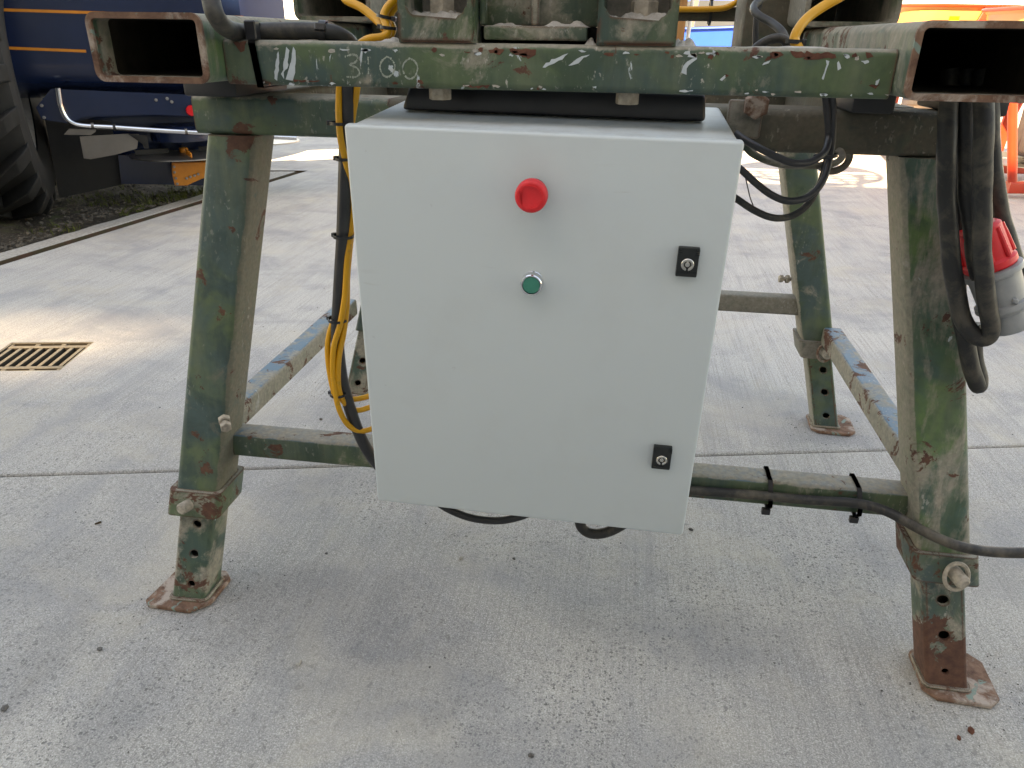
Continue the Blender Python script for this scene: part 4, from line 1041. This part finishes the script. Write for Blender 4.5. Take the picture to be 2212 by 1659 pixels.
# coil of heavy cable on the right leg
HC = [
 ([(2052, 150), (2048, 235), (2044, 330), (2046, 430), (2052, 540), (2062, 620), (2078, 682), (2104, 722), (2128, 730), (2140, 712), (2134, 660), (2122, 560), (2121, 430), (2124, 300), (2126, 235), (2128, 150)], [.06, .05, .04, .04, .035, .03, .025, .02, .015, .01, .005, .0, .0, .0, .01, .02], 'left strand of the heavy cable coil with a low loop'),
 ([(2092, 150), (2088, 235), (2088, 330), (2094, 440), (2104, 520), (2116, 600)], [.055, .05, .045, .04, .035, .03], 'heavy cable strand behind the front strands of the coil'),
 ([(2070, 300), (2070, 400), (2072, 520), (2066, 600), (2074, 680), (2090, 760), (2104, 812), (2112, 835), (2114, 815), (2104, 760), (2100, 700)], [.075, .075, .075, .07, .068, .066, .066, .068, .075, .08, .085], 'heavy cable loop hanging lowest against the leg'),
 ([(2138, 200), (2142, 330), (2156, 430), (2172, 500), (2196, 570), (2240, 650)], [.10, .10, .10, .10, .10, .10], 'heavy cable strand slanting away to the right behind the plug')]
for pts, yy, lab in HC: cab('heavy_cable', Q(pts, yy), .0128 if 'slanting' not in lab else .0125, M_hose, lab, 'cable', 'coil of heavy cable on the right leg', .002)
# plug
pA = P(2112, 486, y=.055); pB = P(2188, 722, y=.035); pd = (pB-pA).normalized(); L = (pB-pA).length
pg = thing('power_plug', 'red and grey industrial power plug hanging in the cable coil', 'plug', pB)
sc_ = L/.17
bm = BM(); lathe(bm, [(0, 0), (.024, .0), (.029, .004), (.030, .02), (.0315, .052), (.036, .056), (.036, .064), (.034, .067), (0, .067)], pA, pd, 32); cap_ = obj('cap', bm, M_red, pg)
for k in range(8):
    a_ = 2*math.pi*k/8; X_, Y_, Z_ = frame(pd); d_ = X_*math.cos(a_)+Y_*math.sin(a_)
    bm = BM(); cable(bm, [pA+pd*.008+d_*.028, pA+pd*.03+d_*.0305, pA+pd*.052+d_*.0325], .004, 3, 8); obj('grip_rib', bm, M_red, cap_)
M_pgrey = plain('grey_plug_plastic', (.27, .28, .285), .42, 0, .08, 60)
bm = BM(); lathe(bm, [(.030, .067), (.040, .069), (.041, .073), (.040, .078), (.0355, .080), (.0345, .086), (.033, .122), (.0375, .124), (.038, .132), (.033, .137), (.029, .140), (.0285, .166), (.026, .170), (0, .170)], pA, pd, 40); hb = obj('handle', bm, M_pgrey, pg)
bm = BM(); X_, Y_, Z_ = frame(pd, Vector((0, -1, 0))); hexhead(bm, pA+pd*.118+X_*.032+Y_*-.006, X_, .008, .006); obj('handle_screw', bm, M_pgrey, hb)
# yellow leads on the right and rear
cab('yellow_lead', Q([(1850, -25), (1812, -5), (1775, 16), (1745, 38), (1725, 62), (1716, 85), (1724, 102), (1735, 120)], [.02, .0, -.01, -.02, -.03, -.035, -.04, -.03]), .0062, M_yel, 'thick yellow lead arching down to the right of the casting', 'cable', 'yellow leads on the right')
ziptie(P(1715, 90, y=-.036), Vector((.05, 0, 1)), .009, .009, .005, M_tie, 'cable tie at the foot of the arching yellow lead', 'cable ties on the machine', head=3.0)
cab('yellow_lead', Q([(1440, 20), (1470, 20), (1520, 20), (1560, 18), (1582, 10), (1605, -6), (1640, -25)], .728), .0062, M_yel, 'yellow lead running along the dark rear rail', 'cable', 'yellow leads on the right')
ziptie(P(1534, 28, y=.75), X, .024, .022, .006, M_tie, 'cable tie round the dark rear rail', 'cable ties on the machine', head=0)
cab('black_cable', Q([(1672, -20), (1636, 5), (1628, 20), (1640, 34), (1668, 50), (1690, 70), (1700, 95), (1705, 120)], [.2, .15, .12, .1, .08, .05, .03, .02]), .0055, M_hose, 'thin dark cable crossing in front of the upright', 'cable')
cab('black_cable', Q([(1650, -20), (1640, 10), (1634, 40), (1632, 100), (1634, 130)], .30), .005, M_rubber, 'straight black wire dropping beside the upright', 'cable')
cab('black_cable', Q([(1620, 118), (1640, 98), (1668, 84), (1694, 86), (1706, 110)], .0), .006, M_hose, 'short dark cable arch lying behind the front beam', 'cable')

# ------------------------------------------------------------------ blue spreader on the left
e = Vector((.83, .56, 0)).normalized(); nrm = Vector((e.y, -e.x, 0)); O = Vector((-3.0, 3.7, 0))
def PL(u, v, off=0): return P(u, v, pl=(O+nrm*off, nrm))
M_blue = plain('dark_blue_paint', (.0038, .0115, .038), .22, 0, .12, 5)
M_org = plain('orange_paint', (.50, .16, .012), .4, 0, .12, 20)
M_steel = plain('stainless_sheet', (.20, .185, .17), .38, 1, .1, 8)
M_galv = plain('dull_steel_disc', (.30, .29, .28), .38, 1, .1, 10)
M_tyre = plain('black_tyre_rubber', (.009, .0088, .0085), .75, 0, .35, 9, .4, .2)
M_matt = plain('black_flap_rubber', (.008, .008, .009), .6, 0, .25, 14)
sp_ = thing('fertiliser_spreader', 'dark blue spreader with orange pinstripes, a steel spinning disc and a big lugged wheel', 'spreader', O)
def extr(pts, d0, d1, bev=0):
    bm = BM(); a_ = [bm.verts.new(p-nrm*d0) for p in pts]; b_ = [bm.verts.new(p-nrm*d1) for p in pts]
    bm.faces.new(a_); bm.faces.new(b_[::-1])
    for i in range(len(a_)): j = (i+1) % len(a_); bm.faces.new((a_[i], a_[j], b_[j], b_[i]))
    if bev: bmesh.ops.bevel(bm, geom=bm.edges[:], offset=bev, segments=2, affect='EDGES')
    bmesh.ops.triangulate(bm, faces=[f for f in bm.faces if len(f.verts) > 4])
    return bm
def lp(a, b, zz): return O+e*a+Vector((0, 0, zz))+nrm*b
# hopper: vertical back panel with curved under-belly
pr = [(0, 1.46), (0, .93), (-.01, .86), (-.05, .80), (-.16, .74), (-.4, .70), (-.68, .9), (-.68, 1.46)]
bm = BM(); rows = []
for a_ in (-1.75, .60):
    rows.append([bm.verts.new(lp(a_, b_, zz)) for b_, zz in pr])
for i in range(len(pr)): j = (i+1) % len(pr); bm.faces.new((rows[0][i], rows[0][j], rows[1][j], rows[1][i]))
bm.faces.new(rows[0][::-1]); bm.faces.new(rows[1])
hop = obj('hopper', bm, M_blue, sp_)
bm = BM()
c4 = [[lp(.6, 0, z_) for z_ in (1.46, .80)], [lp(.66, -.03, z_) for z_ in (1.46, .80)], [lp(.95, -.35, z_) for z_ in (1.46, .80)], [lp(.9, -.68, z_) for z_ in (1.46, .9)], [lp(.6, -.68, z_) for z_ in (1.46, .9)]]
vv = [[bm.verts.new(p) for p in q] for q in c4]
for i in range(5): j = (i+1) % 5; bm.faces.new((vv[i][0], vv[j][0], vv[j][1], vv[i][1]))
bm.faces.new([q[0] for q in vv]); bm.faces.new([q[1] for q in vv][::-1])
obj('hopper_end', bm, plain('blue_paint_lit_side', (.018, .03, .085), .45, 0, .1, 5, .25), sp_)  # same blue as the hopper, lightened for light reflected on this side
for v0, v1, u0, u1 in ((21, 26.5, 0, 178), (103, 110.5, 0, 186)):
    a_ = PL(u0, v0, .004); b_ = PL(u1, v1, .004); d_ = (b_-a_); a2 = a_-d_*1.0; b2 = b_ if v0 > 50 else b_+d_*2.2
    bm = BM(); t_ = .008; vs = []
    for p in (a2, b2): vs.append([bm.verts.new(p+Vector((0, 0, s_*t_))+nrm*o_) for s_, o_ in ((-1, 0), (1, 0), (1, -.006), (-1, -.006))])
    for j in range(4): bm.faces.new((vs[0][j], vs[0][(j+1) % 4], vs[1][(j+1) % 4], vs[1][j]))
    bm.faces.new(vs[0][::-1]); bm.faces.new(vs[1]); obj('pinstripe', bm, M_org, hop)
fp = [PL(u, v, -.02) for u, v in ((110, 192), (420, 205), (640, 214), (640, 262), (400, 250), (340, 248), (210, 247), (178, 254), (150, 267), (90, 258), (78, 232))]
obj('frame_plate', extr(fp, 0, .02), M_blue, sp_)
for u, v in ((90, 228), (95, 254), (337, 216), (361, 213), (371, 220)):
    bm = BM(); disc(bm, PL(u, v, -.02), nrm, .010, .008, 12, .002); obj('bolt', bm, M_galv, sp_)
bm = BM(); cable(bm, [PL(u, v, .03+.0*u) for u, v in ((125, 190), (127, 205), (131, 228), (140, 250), (155, 265), (180, 272), (240, 275), (300, 279), (380, 284), (450, 288), (560, 294), (640, 298))], .0165, 6, 14); gp = obj('tube_guard', bm, M_chrome, sp_)
for u, v in ((200, 272), (247, 275), (402, 284)):
    bm = BM(); c_ = PL(u, v, .03); lathe(bm, [(.017, -.008), (.021, -.008), (.021, .008), (.017, .008)], c_, e, 20); obj('pipe_clip', bm, M_rubber if u == 247 else M_steel, gp)
fl = [PL(u, v, -.35) for u, v in ((96, 252), (128, 427), (132, 427), (300, 391), (252, 330), (240, 262))]
obj('mud_flap', extr(fl, 0, .012), M_matt, sp_)
fl = [PL(u, v, .0) for u, v in ((138, 291), (149, 278), (208, 280), (206, 285), (196, 292))]
obj('deflector_plate', extr(fl, 0, .004), M_steel, sp_)
fl = [PL(u, v, -.05) for u, v in ((172, 295), (181, 342), (196, 344), (250, 334), (296, 321), (300, 290), (276, 289), (220, 292))]
obj('deflector_plate', extr(fl, 0, .004), M_steel, sp_)
fl = [PL(u, v, -.03) for u, v in ((276, 289), (318, 294), (322, 321), (312, 321), (303, 300))]
obj('bracket', extr(fl, 0, .02), M_matt, sp_)
def spreading_disc(u, v, rr_, lab, full=True):
    c_ = PL(u, v, -.24); bm = BM(); lathe(bm, [(0, .012), (.06, .012), (rr_-.01, .004), (rr_, .004), (rr_, -.004), (0, -.004)], c_, Z, 56); d_ = obj('spinning_disc', bm, M_galv, sp_, label=lab)
    if not full: return
    bm = BM(); disc(bm, c_+Vector((0, 0, .012)), Z, .030, .03, 16, .004); obj('hub', bm, M_org, d_)
    for a_ in (.6, 2.2, 3.9, 5.4):
        q = c_+Vector((math.cos(a_)*.2, math.sin(a_)*.2, .012)); M_ = Matrix.Translation(q)@Matrix.Rotation(a_, 4, 'Z')
        bm = BM(); box(bm, (-.10, -.004, 0), (.12, .004, .032), 0, 1, M_); obj('vane', bm, M_org if a_ > 5 else M_matt, d_)
    bm = BM(); disc(bm, c_+Vector((0, 0, .10)), Z, .20, .10, 28, .02); obj('outlet_cone', bm, M_blue, sp_)
    bm = BM(); disc(bm, c_+Vector((0, 0, -.17)), Z, .05, .165, 18); box(bm, (-.03, -.03, -.16), (.35, .03, -.04), .01, 1, Matrix.Translation(c_)); g1 = obj('gearbox', bm, M_org, sp_)
    for k in range(6):
        a_ = k*1.05; bm = BM(); disc(bm, c_+nrm*.048+e*(-.03 if k % 2 else .12*k/5)+Vector((0, 0, -.05-.018*k)), nrm, .006, .008, 8); obj('bolt', bm, M_galv, g1)
spreading_disc(398, 332, .36, 'left spinning disc')
spreading_disc(572, 304, .25, 'right spinning disc partly behind the leg', False)
fl = [PL(u, v, -.30) for u, v in ((255, 335), (262, 397), (380, 399), (520, 402), (520, 345))]
obj('axle_beam', extr(fl, 0, .15), M_blue, sp_)
fl = [PL(u, v, -.05) for u, v in ((371, 352), (372, 378), (378, 401), (404, 401), (438, 384), (470, 380), (470, 350))]
gb = obj('gearbox_bracket', extr(fl, 0, .06, .004), M_org, sp_)
for u, v in ((376, 360), (377, 372), (380, 385), (383, 397), (403, 385), (411, 382), (420, 379), (428, 376)):
    bm = BM(); disc(bm, PL(u, v, -.049), nrm, .009, .008, 10, .002); obj('bolt', bm, M_galv, gb)
bm = BM(); lathe(bm, [(0, 0), (.035, 0), (.035, .02), (.03, .03), (0, .033)], PL(413, 239, -.0), nrm, 20); obj('tail_lamp', bm, plain('red_lens', (.55, .01, .015), .15), sp_)
# lugged wheel
WR, WWd = .80, .52
wc = O+e*(-.715-WWd/2)+nrm*(-.10+.02)+Vector((0, 0, WR-.01))
bm = BM(); pr = [(WR*.52, -WWd*.40), (WR*.62, -WWd*.49), (WR*.80, -WWd*.5), (WR*.86, -WWd*.46), (WR*.885, -WWd*.36), (WR*.895, 0), (WR*.885, WWd*.36), (WR*.86, WWd*.46), (WR*.80, WWd*.5), (WR*.62, WWd*.49), (WR*.52, WWd*.40)]
lathe(bm, pr, wc, e, 72); wh = obj('wheel', bm, M_tyre, sp_)
bm = BM(); lathe(bm, [(0, .02), (.16, .02), (.2, -.06), (WR*.45, -.06), (WR*.53, WWd*.38), (WR*.53, -WWd*.38), (WR*.45, -.1), (0, -.1)], wc, e, 40); obj('rim', bm, plain('grey_wheel_rim', (.3, .3, .3), .5), wh)
lug0 = None; fx, fy, fz = frame(e)
for s_ in (-1, 1):
    NL = 20; l0 = None
    for k in range(NL):
        a0 = 2*math.pi*(k+(0 if s_ < 0 else .5))/NL
        if l0 is None:
            bm = BM(); rws = []
            for i in range(9):
                q = i/8; ax_ = s_*(WWd*.52*q-.02); an = -.30*(1-q)**1.4*1.0 if True else 0
                rad_o = WR*(1.0 if q < .8 else 1.0-(q-.8)*.55); rad_i = WR*.87 if q < .85 else WR*.76
                wv = .030+.018*q; row = []
                for (rd, dw) in ((rad_i, -wv*1.35), (rad_o, -wv), (rad_o, wv), (rad_i, wv*1.35)):
                    aa = -an+dw/WR; row.append(bm.verts.new(wc+fz*ax_+(fx*math.cos(aa)+fy*math.sin(aa))*rd))
                rws.append(row)
            for a_, b_ in zip(rws, rws[1:]):
                for j in range(4): bm.faces.new((a_[j], a_[(j+1) % 4], b_[(j+1) % 4], b_[j]))
            bm.faces.new(rws[0]); bm.faces.new(rws[-1][::-1])
            bmesh.ops.bevel(bm, geom=bm.edges[:], offset=.005, segments=1, affect='EDGES')
            l0 = obj('tread_lug', bm, M_tyre, wh); lg = l0
        else: lg = l0.copy(); COL.objects.link(lg); lg.parent = wh
        Mr = Matrix.Translation(wc-O)@Matrix.Rotation(a0, 4, e)@Matrix.Translation(O-wc)
        lg.matrix_local = Mr
bm = BM(); M_ = Matrix.Translation(wc+e*.0)@Matrix(((e.x, -nrm.x, 0, 0), (e.y, -nrm.y, 0, 0), (0, 0, 1, 0), (0, 0, 0, 1)))
box(bm, (-WWd*.6, -.8, .86), (WWd*.55, .5, .90), .02, 2, M_); obj('mudguard', bm, M_blue, sp_)

bm = BM(); ME = Matrix(((e.x, -nrm.x, 0, O.x), (e.y, -nrm.y, 0, O.y), (0, 0, 1, 0), (0, 0, 0, 1)))
box(bm, (-.62, .36, .20), (.50, .62, .70), .03, 2, ME); obj('chassis', bm, M_blue, sp_)
tr = thing('tractor', 'dark tractor shape added behind the blue spreader for its shadow', 'tractor', O-nrm*2.6)  # added, nearly unseen: casts the far shadow and darkens under the spreader
bm = BM(); box(bm, (-1.05, 1.3, .45), (-.35, 3.6, 1.15), .08, 2, ME); box(bm, (-1.0, 2.6, 1.1), (-.4, 4.6, 1.6), .12, 3, ME); obj('body', bm, M_blue, tr)
bm = BM(); box(bm, (-.95, 1.5, 1.25), (.45, 2.7, 2.0), .05, 2, ME); box(bm, (-.9, 1.55, 2.0), (.4, 2.6, 2.5), .05, 2, ME); box(bm, (-1.0, 1.45, 2.5), (.5, 2.8, 2.65), .05, 2, ME); obj('cab', bm, M_blue, tr)
for e0 in (-1.5, -.30):
    bm = BM(); c0 = O+e*e0-nrm*2.0+Vector((0, 0, .82)); lathe(bm, [(.42, -.2), (.70, -.24), (.80, -.18), (.82, 0), (.80, .18), (.70, .24), (.42, .2)], c0, e, 44); tw = obj('wheel', bm, M_tyre, tr)
    bm = BM(); lathe(bm, [(0, .05), (.40, .05), (.43, .18), (.43, -.18), (.40, -.05), (0, -.05)], c0, e, 30); obj('rim', bm, M_matt, tw)
# ------------------------------------------------------------------ blue car far behind
M_car = plain('bright_blue_car_paint', (.006, .055, .36), .25, 0, .04, 3)
M_glass = plain('tinted_glass', (.03, .035, .04), .08, 0, .1, 3, .35)
M_black = plain('black_trim', (.01, .01, .011), .5, 0, .1, 20)
M_alu = plain('wheel_alloy', (.5, .5, .52), .3, 1, .1, 10)
CY = 11.0
cp = P(1540, 80, y=CY); ca_ = R(-24)
CMx = Matrix.Translation((cp.x-.15, CY+.9, 0))@Matrix.Rotation(ca_, 4, 'Z')
car = thing('parked_car', 'bright blue car parked in the sun behind the machine', 'car', mat=CMx)
k_ = 1.13
low = [(-2.05, .30), (-2.10, .62), (-2.02, .92), (-1.55, 1.0), (-1.0, 1.09), (0, 1.10), (1.2, 1.14), (1.75, 1.16), (2.0, 1.05), (2.08, .7), (2.05, .32), (1.72, .30), (1.62, .55), (1.3, .68), (.98, .55), (.88, .28), (-.92, .28), (-1.02, .55), (-1.34, .68), (-1.66, .55), (-1.76, .30)]
bm = BM(); rows = []
for yy, sc2 in ((-.88, .97), (-.93, 1), (.93, 1), (.88, .97)):
    rows.append([bm.verts.new((x*sc2, yy, z*k_ if z > .3 else z)) for x, z in low])
n_ = len(low)
for a_, b_ in zip(rows, rows[1:]):
    for j in range(n_): bm.faces.new((a_[j], a_[(j+1) % n_], b_[(j+1) % n_], b_[j]))
for q in (rows[0], rows[-1][::-1]): bm.faces.new(q)
bmesh.ops.triangulate(bm, faces=[f for f in bm.faces if len(f.verts) > 4])
cbod = obj('body', bm, M_car, car, True)
cabn = [(-1.15, 1.23), (-.45, 1.62), (.2, 1.70), (1.1, 1.68), (1.62, 1.52), (1.86, 1.29)]
bm = BM(); a_ = [bm.verts.new((x, -.86+(z-1.23)*.30, z)) for x, z in cabn]; b_ = [bm.verts.new((x, .86-(z-1.23)*.30, z)) for x, z in cabn]
for i in range(len(cabn)): j = (i+1) % len(cabn); bm.faces.new((a_[i], a_[j], b_[j], b_[i]))
bm.faces.new(a_[::-1]); bm.faces.new(b_); obj('cabin', bm, M_car, car, True)
def pane(pts, nm='window', mat=M_glass, off=.008):
    for sgn in (-1, 1):
        bm = BM(); fr = [bm.verts.new((x, sgn*(.86-(z-1.23)*.30+off), z)) for x, z in pts]; bk = [bm.verts.new((x, sgn*(.86-(z-1.23)*.30-.02), z)) for x, z in pts]
        bm.faces.new(fr)
        for i in range(len(fr)): j = (i+1) % len(fr); bm.faces.new((fr[i], fr[j], bk[j], bk[i]))
        obj(nm, bm, mat, car, True)
pane([(-.95, 1.275), (-.42, 1.565), (.14, 1.63), (.14, 1.285)]); pane([(.24, 1.285), (.24, 1.635), (.98, 1.62), (.98, 1.31)]); pane([(1.02, 1.31), (1.02, 1.615), (1.30, 1.57), (1.50, 1.45), (1.55, 1.40), (1.46, 1.33)])
pane([(.145, 1.28), (.145, 1.64), (.235, 1.64), (.235, 1.28)], 'pillar_trim', M_black, .006)
for sgn in (-1, 1):
    for x in (-.98, .19, 1.28):
        bm = BM(); box(bm, (x-.004, sgn*.933-.004, .45), (x+.004, sgn*.933+.004, 1.235)); obj('door_gap', bm, M_black, car, True)
    for x in (.02, 1.10):
        bm = BM(); box(bm, (x-.11, sgn*.945-.016, 1.075), (x+.11, sgn*.945+.016, 1.105), .01, 2); obj('door_handle', bm, M_car, car, True)
    bm = BM(); box(bm, (-.88, sgn*1.02-.1, 1.20), (-.70, sgn*1.02+.1, 1.34), .03, 2); obj('mirror', bm, M_car, car, True)
    for x in (-1.34, 1.30):
        bm = BM(); lathe(bm, [(.20, -.1), (.30, -.11), (.335, -.08), (.335, .08), (.30, .11), (.20, .1)], (x, sgn*.80, .335), Y, 36); wq = obj('wheel', bm, M_tyre, car, True)
        bm = BM(); lathe(bm, [(0, .08), (.06, .085), (.18, .05), (.21, .09), (.21, -.09), (0, -.09)], (x, sgn*.80, .335), Y*sgn, 20); obj('rim', bm, M_alu, wq, True)
for sgn in (-1, 1):
    bm = BM(); box(bm, (1.93, sgn*.7-.14, 1.0), (2.075, sgn*.7+.14, 1.18), .02, 2); obj('tail_lamp', bm, plain('car_lens', (.4, .01, .01), .15), car, True)
    bm = BM(); box(bm, (-2.09, sgn*.66-.18, .82), (-1.95, sgn*.66+.18, .98), .03, 2); obj('headlight', bm, M_alu, car, True)

# timber post between
M_wood = NT('brown_timber'); t = M_wood
c = t.mix(t.ramp(t.noise(1, 6, .65, .5, t.map((30, 30, 3))), .3, .7), (.16, .075, .028), (.30, .15, .06))
M_wood = t.out(c, .8, 0, t.bump(t.noise(1, 5, .6, 0, t.map((60, 60, 5))), .5, .004), .3)
pp = P(1463, 70, y=3.6); pq = P(1479, 70, y=3.6)
bm = BM(); box(bm, (pp.x-.03, 3.6, 0), (pq.x, 3.68, 1.75), .004, 1); free('timber_post', bm, M_wood, 'rough brown timber post standing behind the casting', 'post')
bm = BM(); cable(bm, [(pq.x+.02, 3.7, 0), (pq.x+.02, 3.7, .7), (pq.x+.03, 3.7, 1.3), (pq.x+.04, 3.7, 1.8)], .012, 4, 10); free('white_pole', bm, plain('white_plastic_pole', (.75, .75, .72), .5), 'thin white pole right of the timber post', 'pole')

# ------------------------------------------------------------------ orange hopper machines on the right
M_poly = plain('orange_hopper_plastic', (.50, .235, .075), .35, 0, .06, 3)
M_fred = plain('red_frame_paint', (.40, .032, .014), .35, 0, .1, 10)
M_sticker = plain('yellow_sticker', (.85, .55, .03), .5, 0, .05, 30)
M_mach = plain('dark_gear_casing', (.045, .035, .03), .5, 0, .3, 12)
def spreader(c, ang, label, rtop, ztop, hgt, rbot):
    Mx = Matrix.Translation(c)@Matrix.Rotation(ang, 4, 'Z')
    m = thing('hopper_spreader', label, 'spreader', mat=Mx, group='orange hopper machines in the sun')
    def ob(nm, bm, mat, par=m): return obj(nm, bm, mat, par, True)
    bm = BM(); rows = []
    for f, z in ((1, ztop), (1.04, ztop-.015), (1.0, ztop-.04), (.97, ztop-.22), (.62, ztop-hgt*.75), (.40, ztop-hgt)):
        rows.append([bm.verts.new((a*f*rtop*1.05, b*f*rtop*.9, z)) for a, b in rr(2, 2, .55, 6)])
    for a_, b_ in zip(rows, rows[1:]):
        n3 = len(a_)
        for j in range(n3): bm.faces.new((a_[j], a_[(j+1) % n3], b_[(j+1) % n3], b_[j]))
    bm.faces.new(rows[-1])
    top = [bm.verts.new((a*.94*rtop*1.05, b*.94*rtop*.9, ztop)) for a, b in rr(2, 2, .5, 6)]; bot = [bm.verts.new((a*.36*rtop, b*.36*rtop, ztop-hgt+.03)) for a, b in rr(2, 2, .5, 6)]
    for j in range(n3): bm.faces.new((rows[0][j], rows[0][(j+1) % n3], top[(j+1) % n3], top[j])); bm.faces.new((top[j], top[(j+1) % n3], bot[(j+1) % n3], bot[j]))
    bm.faces.new(bot[::-1])
    h = ob('hopper', bm, M_poly)
    bm = BM(); cable(bm, [(a*1.06*rtop*1.05, b*1.06*rtop*.9, ztop-.005) for a, b in rr(2, 2, .55, 6)]+[(1.06*rtop*1.05, .45*1.06*rtop*.9, ztop-.005)], .014, 1, 8); ob('hopper_rim', bm, M_fred, h)
    for sx_ in (-.35, .30):
        bm = BM(); box(bm, (sx_*rtop-.05, -rtop*.885-.004, ztop-.19), (sx_*rtop+.05, -rtop*.885+.01, ztop-.08)); ob('sticker', bm, M_sticker, h)
    # A frame of red flat legs over the hopper front
    for x0, x1, x2 in ((.20, -.02, -.12), (.60, .60, .62)):
        for yy in (-rtop*.93, rtop*.90):
            bm = BM(); pts = [((x0)*rtop, yy, ztop-.01), (x1*rtop, yy, ztop-.30), (x2*rtop, yy*.98, .10)]
            for (p, q) in zip(pts, pts[1:]):
                p = Vector(p); q = Vector(q); d_ = (q-p).normalized(); sx2 = d_.cross(Y).normalized()
                tube_beam(bm, p, q, .09, .03, .004, sx2, Y)
            ob('frame_leg', bm, M_fred)
    bm = BM()
    for yy in (-rtop*.93, rtop*.90): tube_beam(bm, (.0*rtop, yy+.0, ztop-.20), (.60*rtop, yy, ztop-.20), .028, .07, .004, Y, Z)
    ob('frame_tie', bm, M_fred)
    for yy in (-rtop*.93, rtop*.9):
        bm = BM(); tube_beam(bm, (-.95*rtop, yy, .085), (.95*rtop, yy, .085), .07, .09, .01, Y, Z); ob('skid', bm, M_fred)
    for xx in (-.9*rtop, .9*rtop):
        bm = BM(); cable(bm, [(xx, -rtop*.93, .13), (xx*1.28, -rtop*.93, .6), (xx*1.55, -rtop*.90, ztop-.25)], .035, 3, 12); ob('post', bm, M_fred)
    bm = BM(); box(bm, (-.28*rtop, -.3*rtop, .25), (.28*rtop, .3*rtop, ztop-hgt-.005), .03, 2); box(bm, (-.5*rtop, -.55*rtop, .30), (-.1*rtop, -.2*rtop, .55), .03, 2); gx_ = ob('gear_casing', bm, M_mach)
    bm = BM(); box(bm, (-.42*rtop, -.55*rtop-.006, .36), (-.32*rtop, -.55*rtop+.002, .50)); ob('sticker', bm, M_sticker, gx_)
    bm = BM(); box(bm, (-.30*rtop, -.55*rtop-.006, .31), (-.12*rtop, -.55*rtop+.002, .36)); ob('sticker', bm, M_sticker, gx_)
    bm = BM(); lathe(bm, [(0, .02), (.36, .0), (.36, -.006), (0, -.006)], (0, 0, .20), Z, 32); ob('spinning_disc', bm, M_galv)
    for k in range(4):
        a_ = k*1.57+.4; bm = BM(); box(bm, (.06, -.004, .212), (.34, .004, .255), 0, 1, Matrix.Rotation(a_, 4, 'Z')); ob('vane', bm, M_galv)
    return m
pz1 = P(2165, 440, z=0)
c1 = P(2042, 22, y=7.55); spreader((c1.x, 7.55, 0), R(12), 'orange hopper spreader with a red A frame, farther left one', .56, P(2040, 10, y=7.0).z, .75, .3)
c2 = P(2176, 428, z=.0); off2 = Matrix.Rotation(R(8), 3, 'Z')@Vector((.495, .5115, 0)); c2 = c2+off2; spreader((c2.x, c2.y, 0), R(8), 'orange hopper spreader with a red post, nearest to the right edge', .55, P(2190, 14, y=c2.y-.4).z, .62, .3)

# ------------------------------------------------------------------ shed far behind
M_wall = plain('white_metal_cladding', (.62, .64, .66), .5, 0, .05, 2)
sh = thing('far_shed', 'long pale metal shed at the back of the yard', 'shed', (4, 34, 0))
bm = BM(); xs0 = -26
prof = []
for i in range(160):
    x = xs0+i*.4; prof += [(x, 34.0), (x+.16, 34.0), (x+.2, 33.95), (x+.36, 33.95)]
strip(bm, [Vector((x, y, 0)) for x, y in prof], [Vector((x, y, 4.2)) for x, y in prof]); obj('wall', bm, M_wall, sh)
bm = BM(); box(bm, (xs0-.3, 33.7, 4.2), (xs0+64.3, 44, 4.4)); obj('roof', bm, plain('grey_roof_sheet', (.3, .31, .33), .6), sh)
for i in range(4):
    bm = BM(); box(bm, (-18+i*13, 33.80, 0), (-13.5+i*13, 33.94, 3.4)); obj('door', bm, plain('grey_shed_door', (.40, .42, .44), .5), sh)
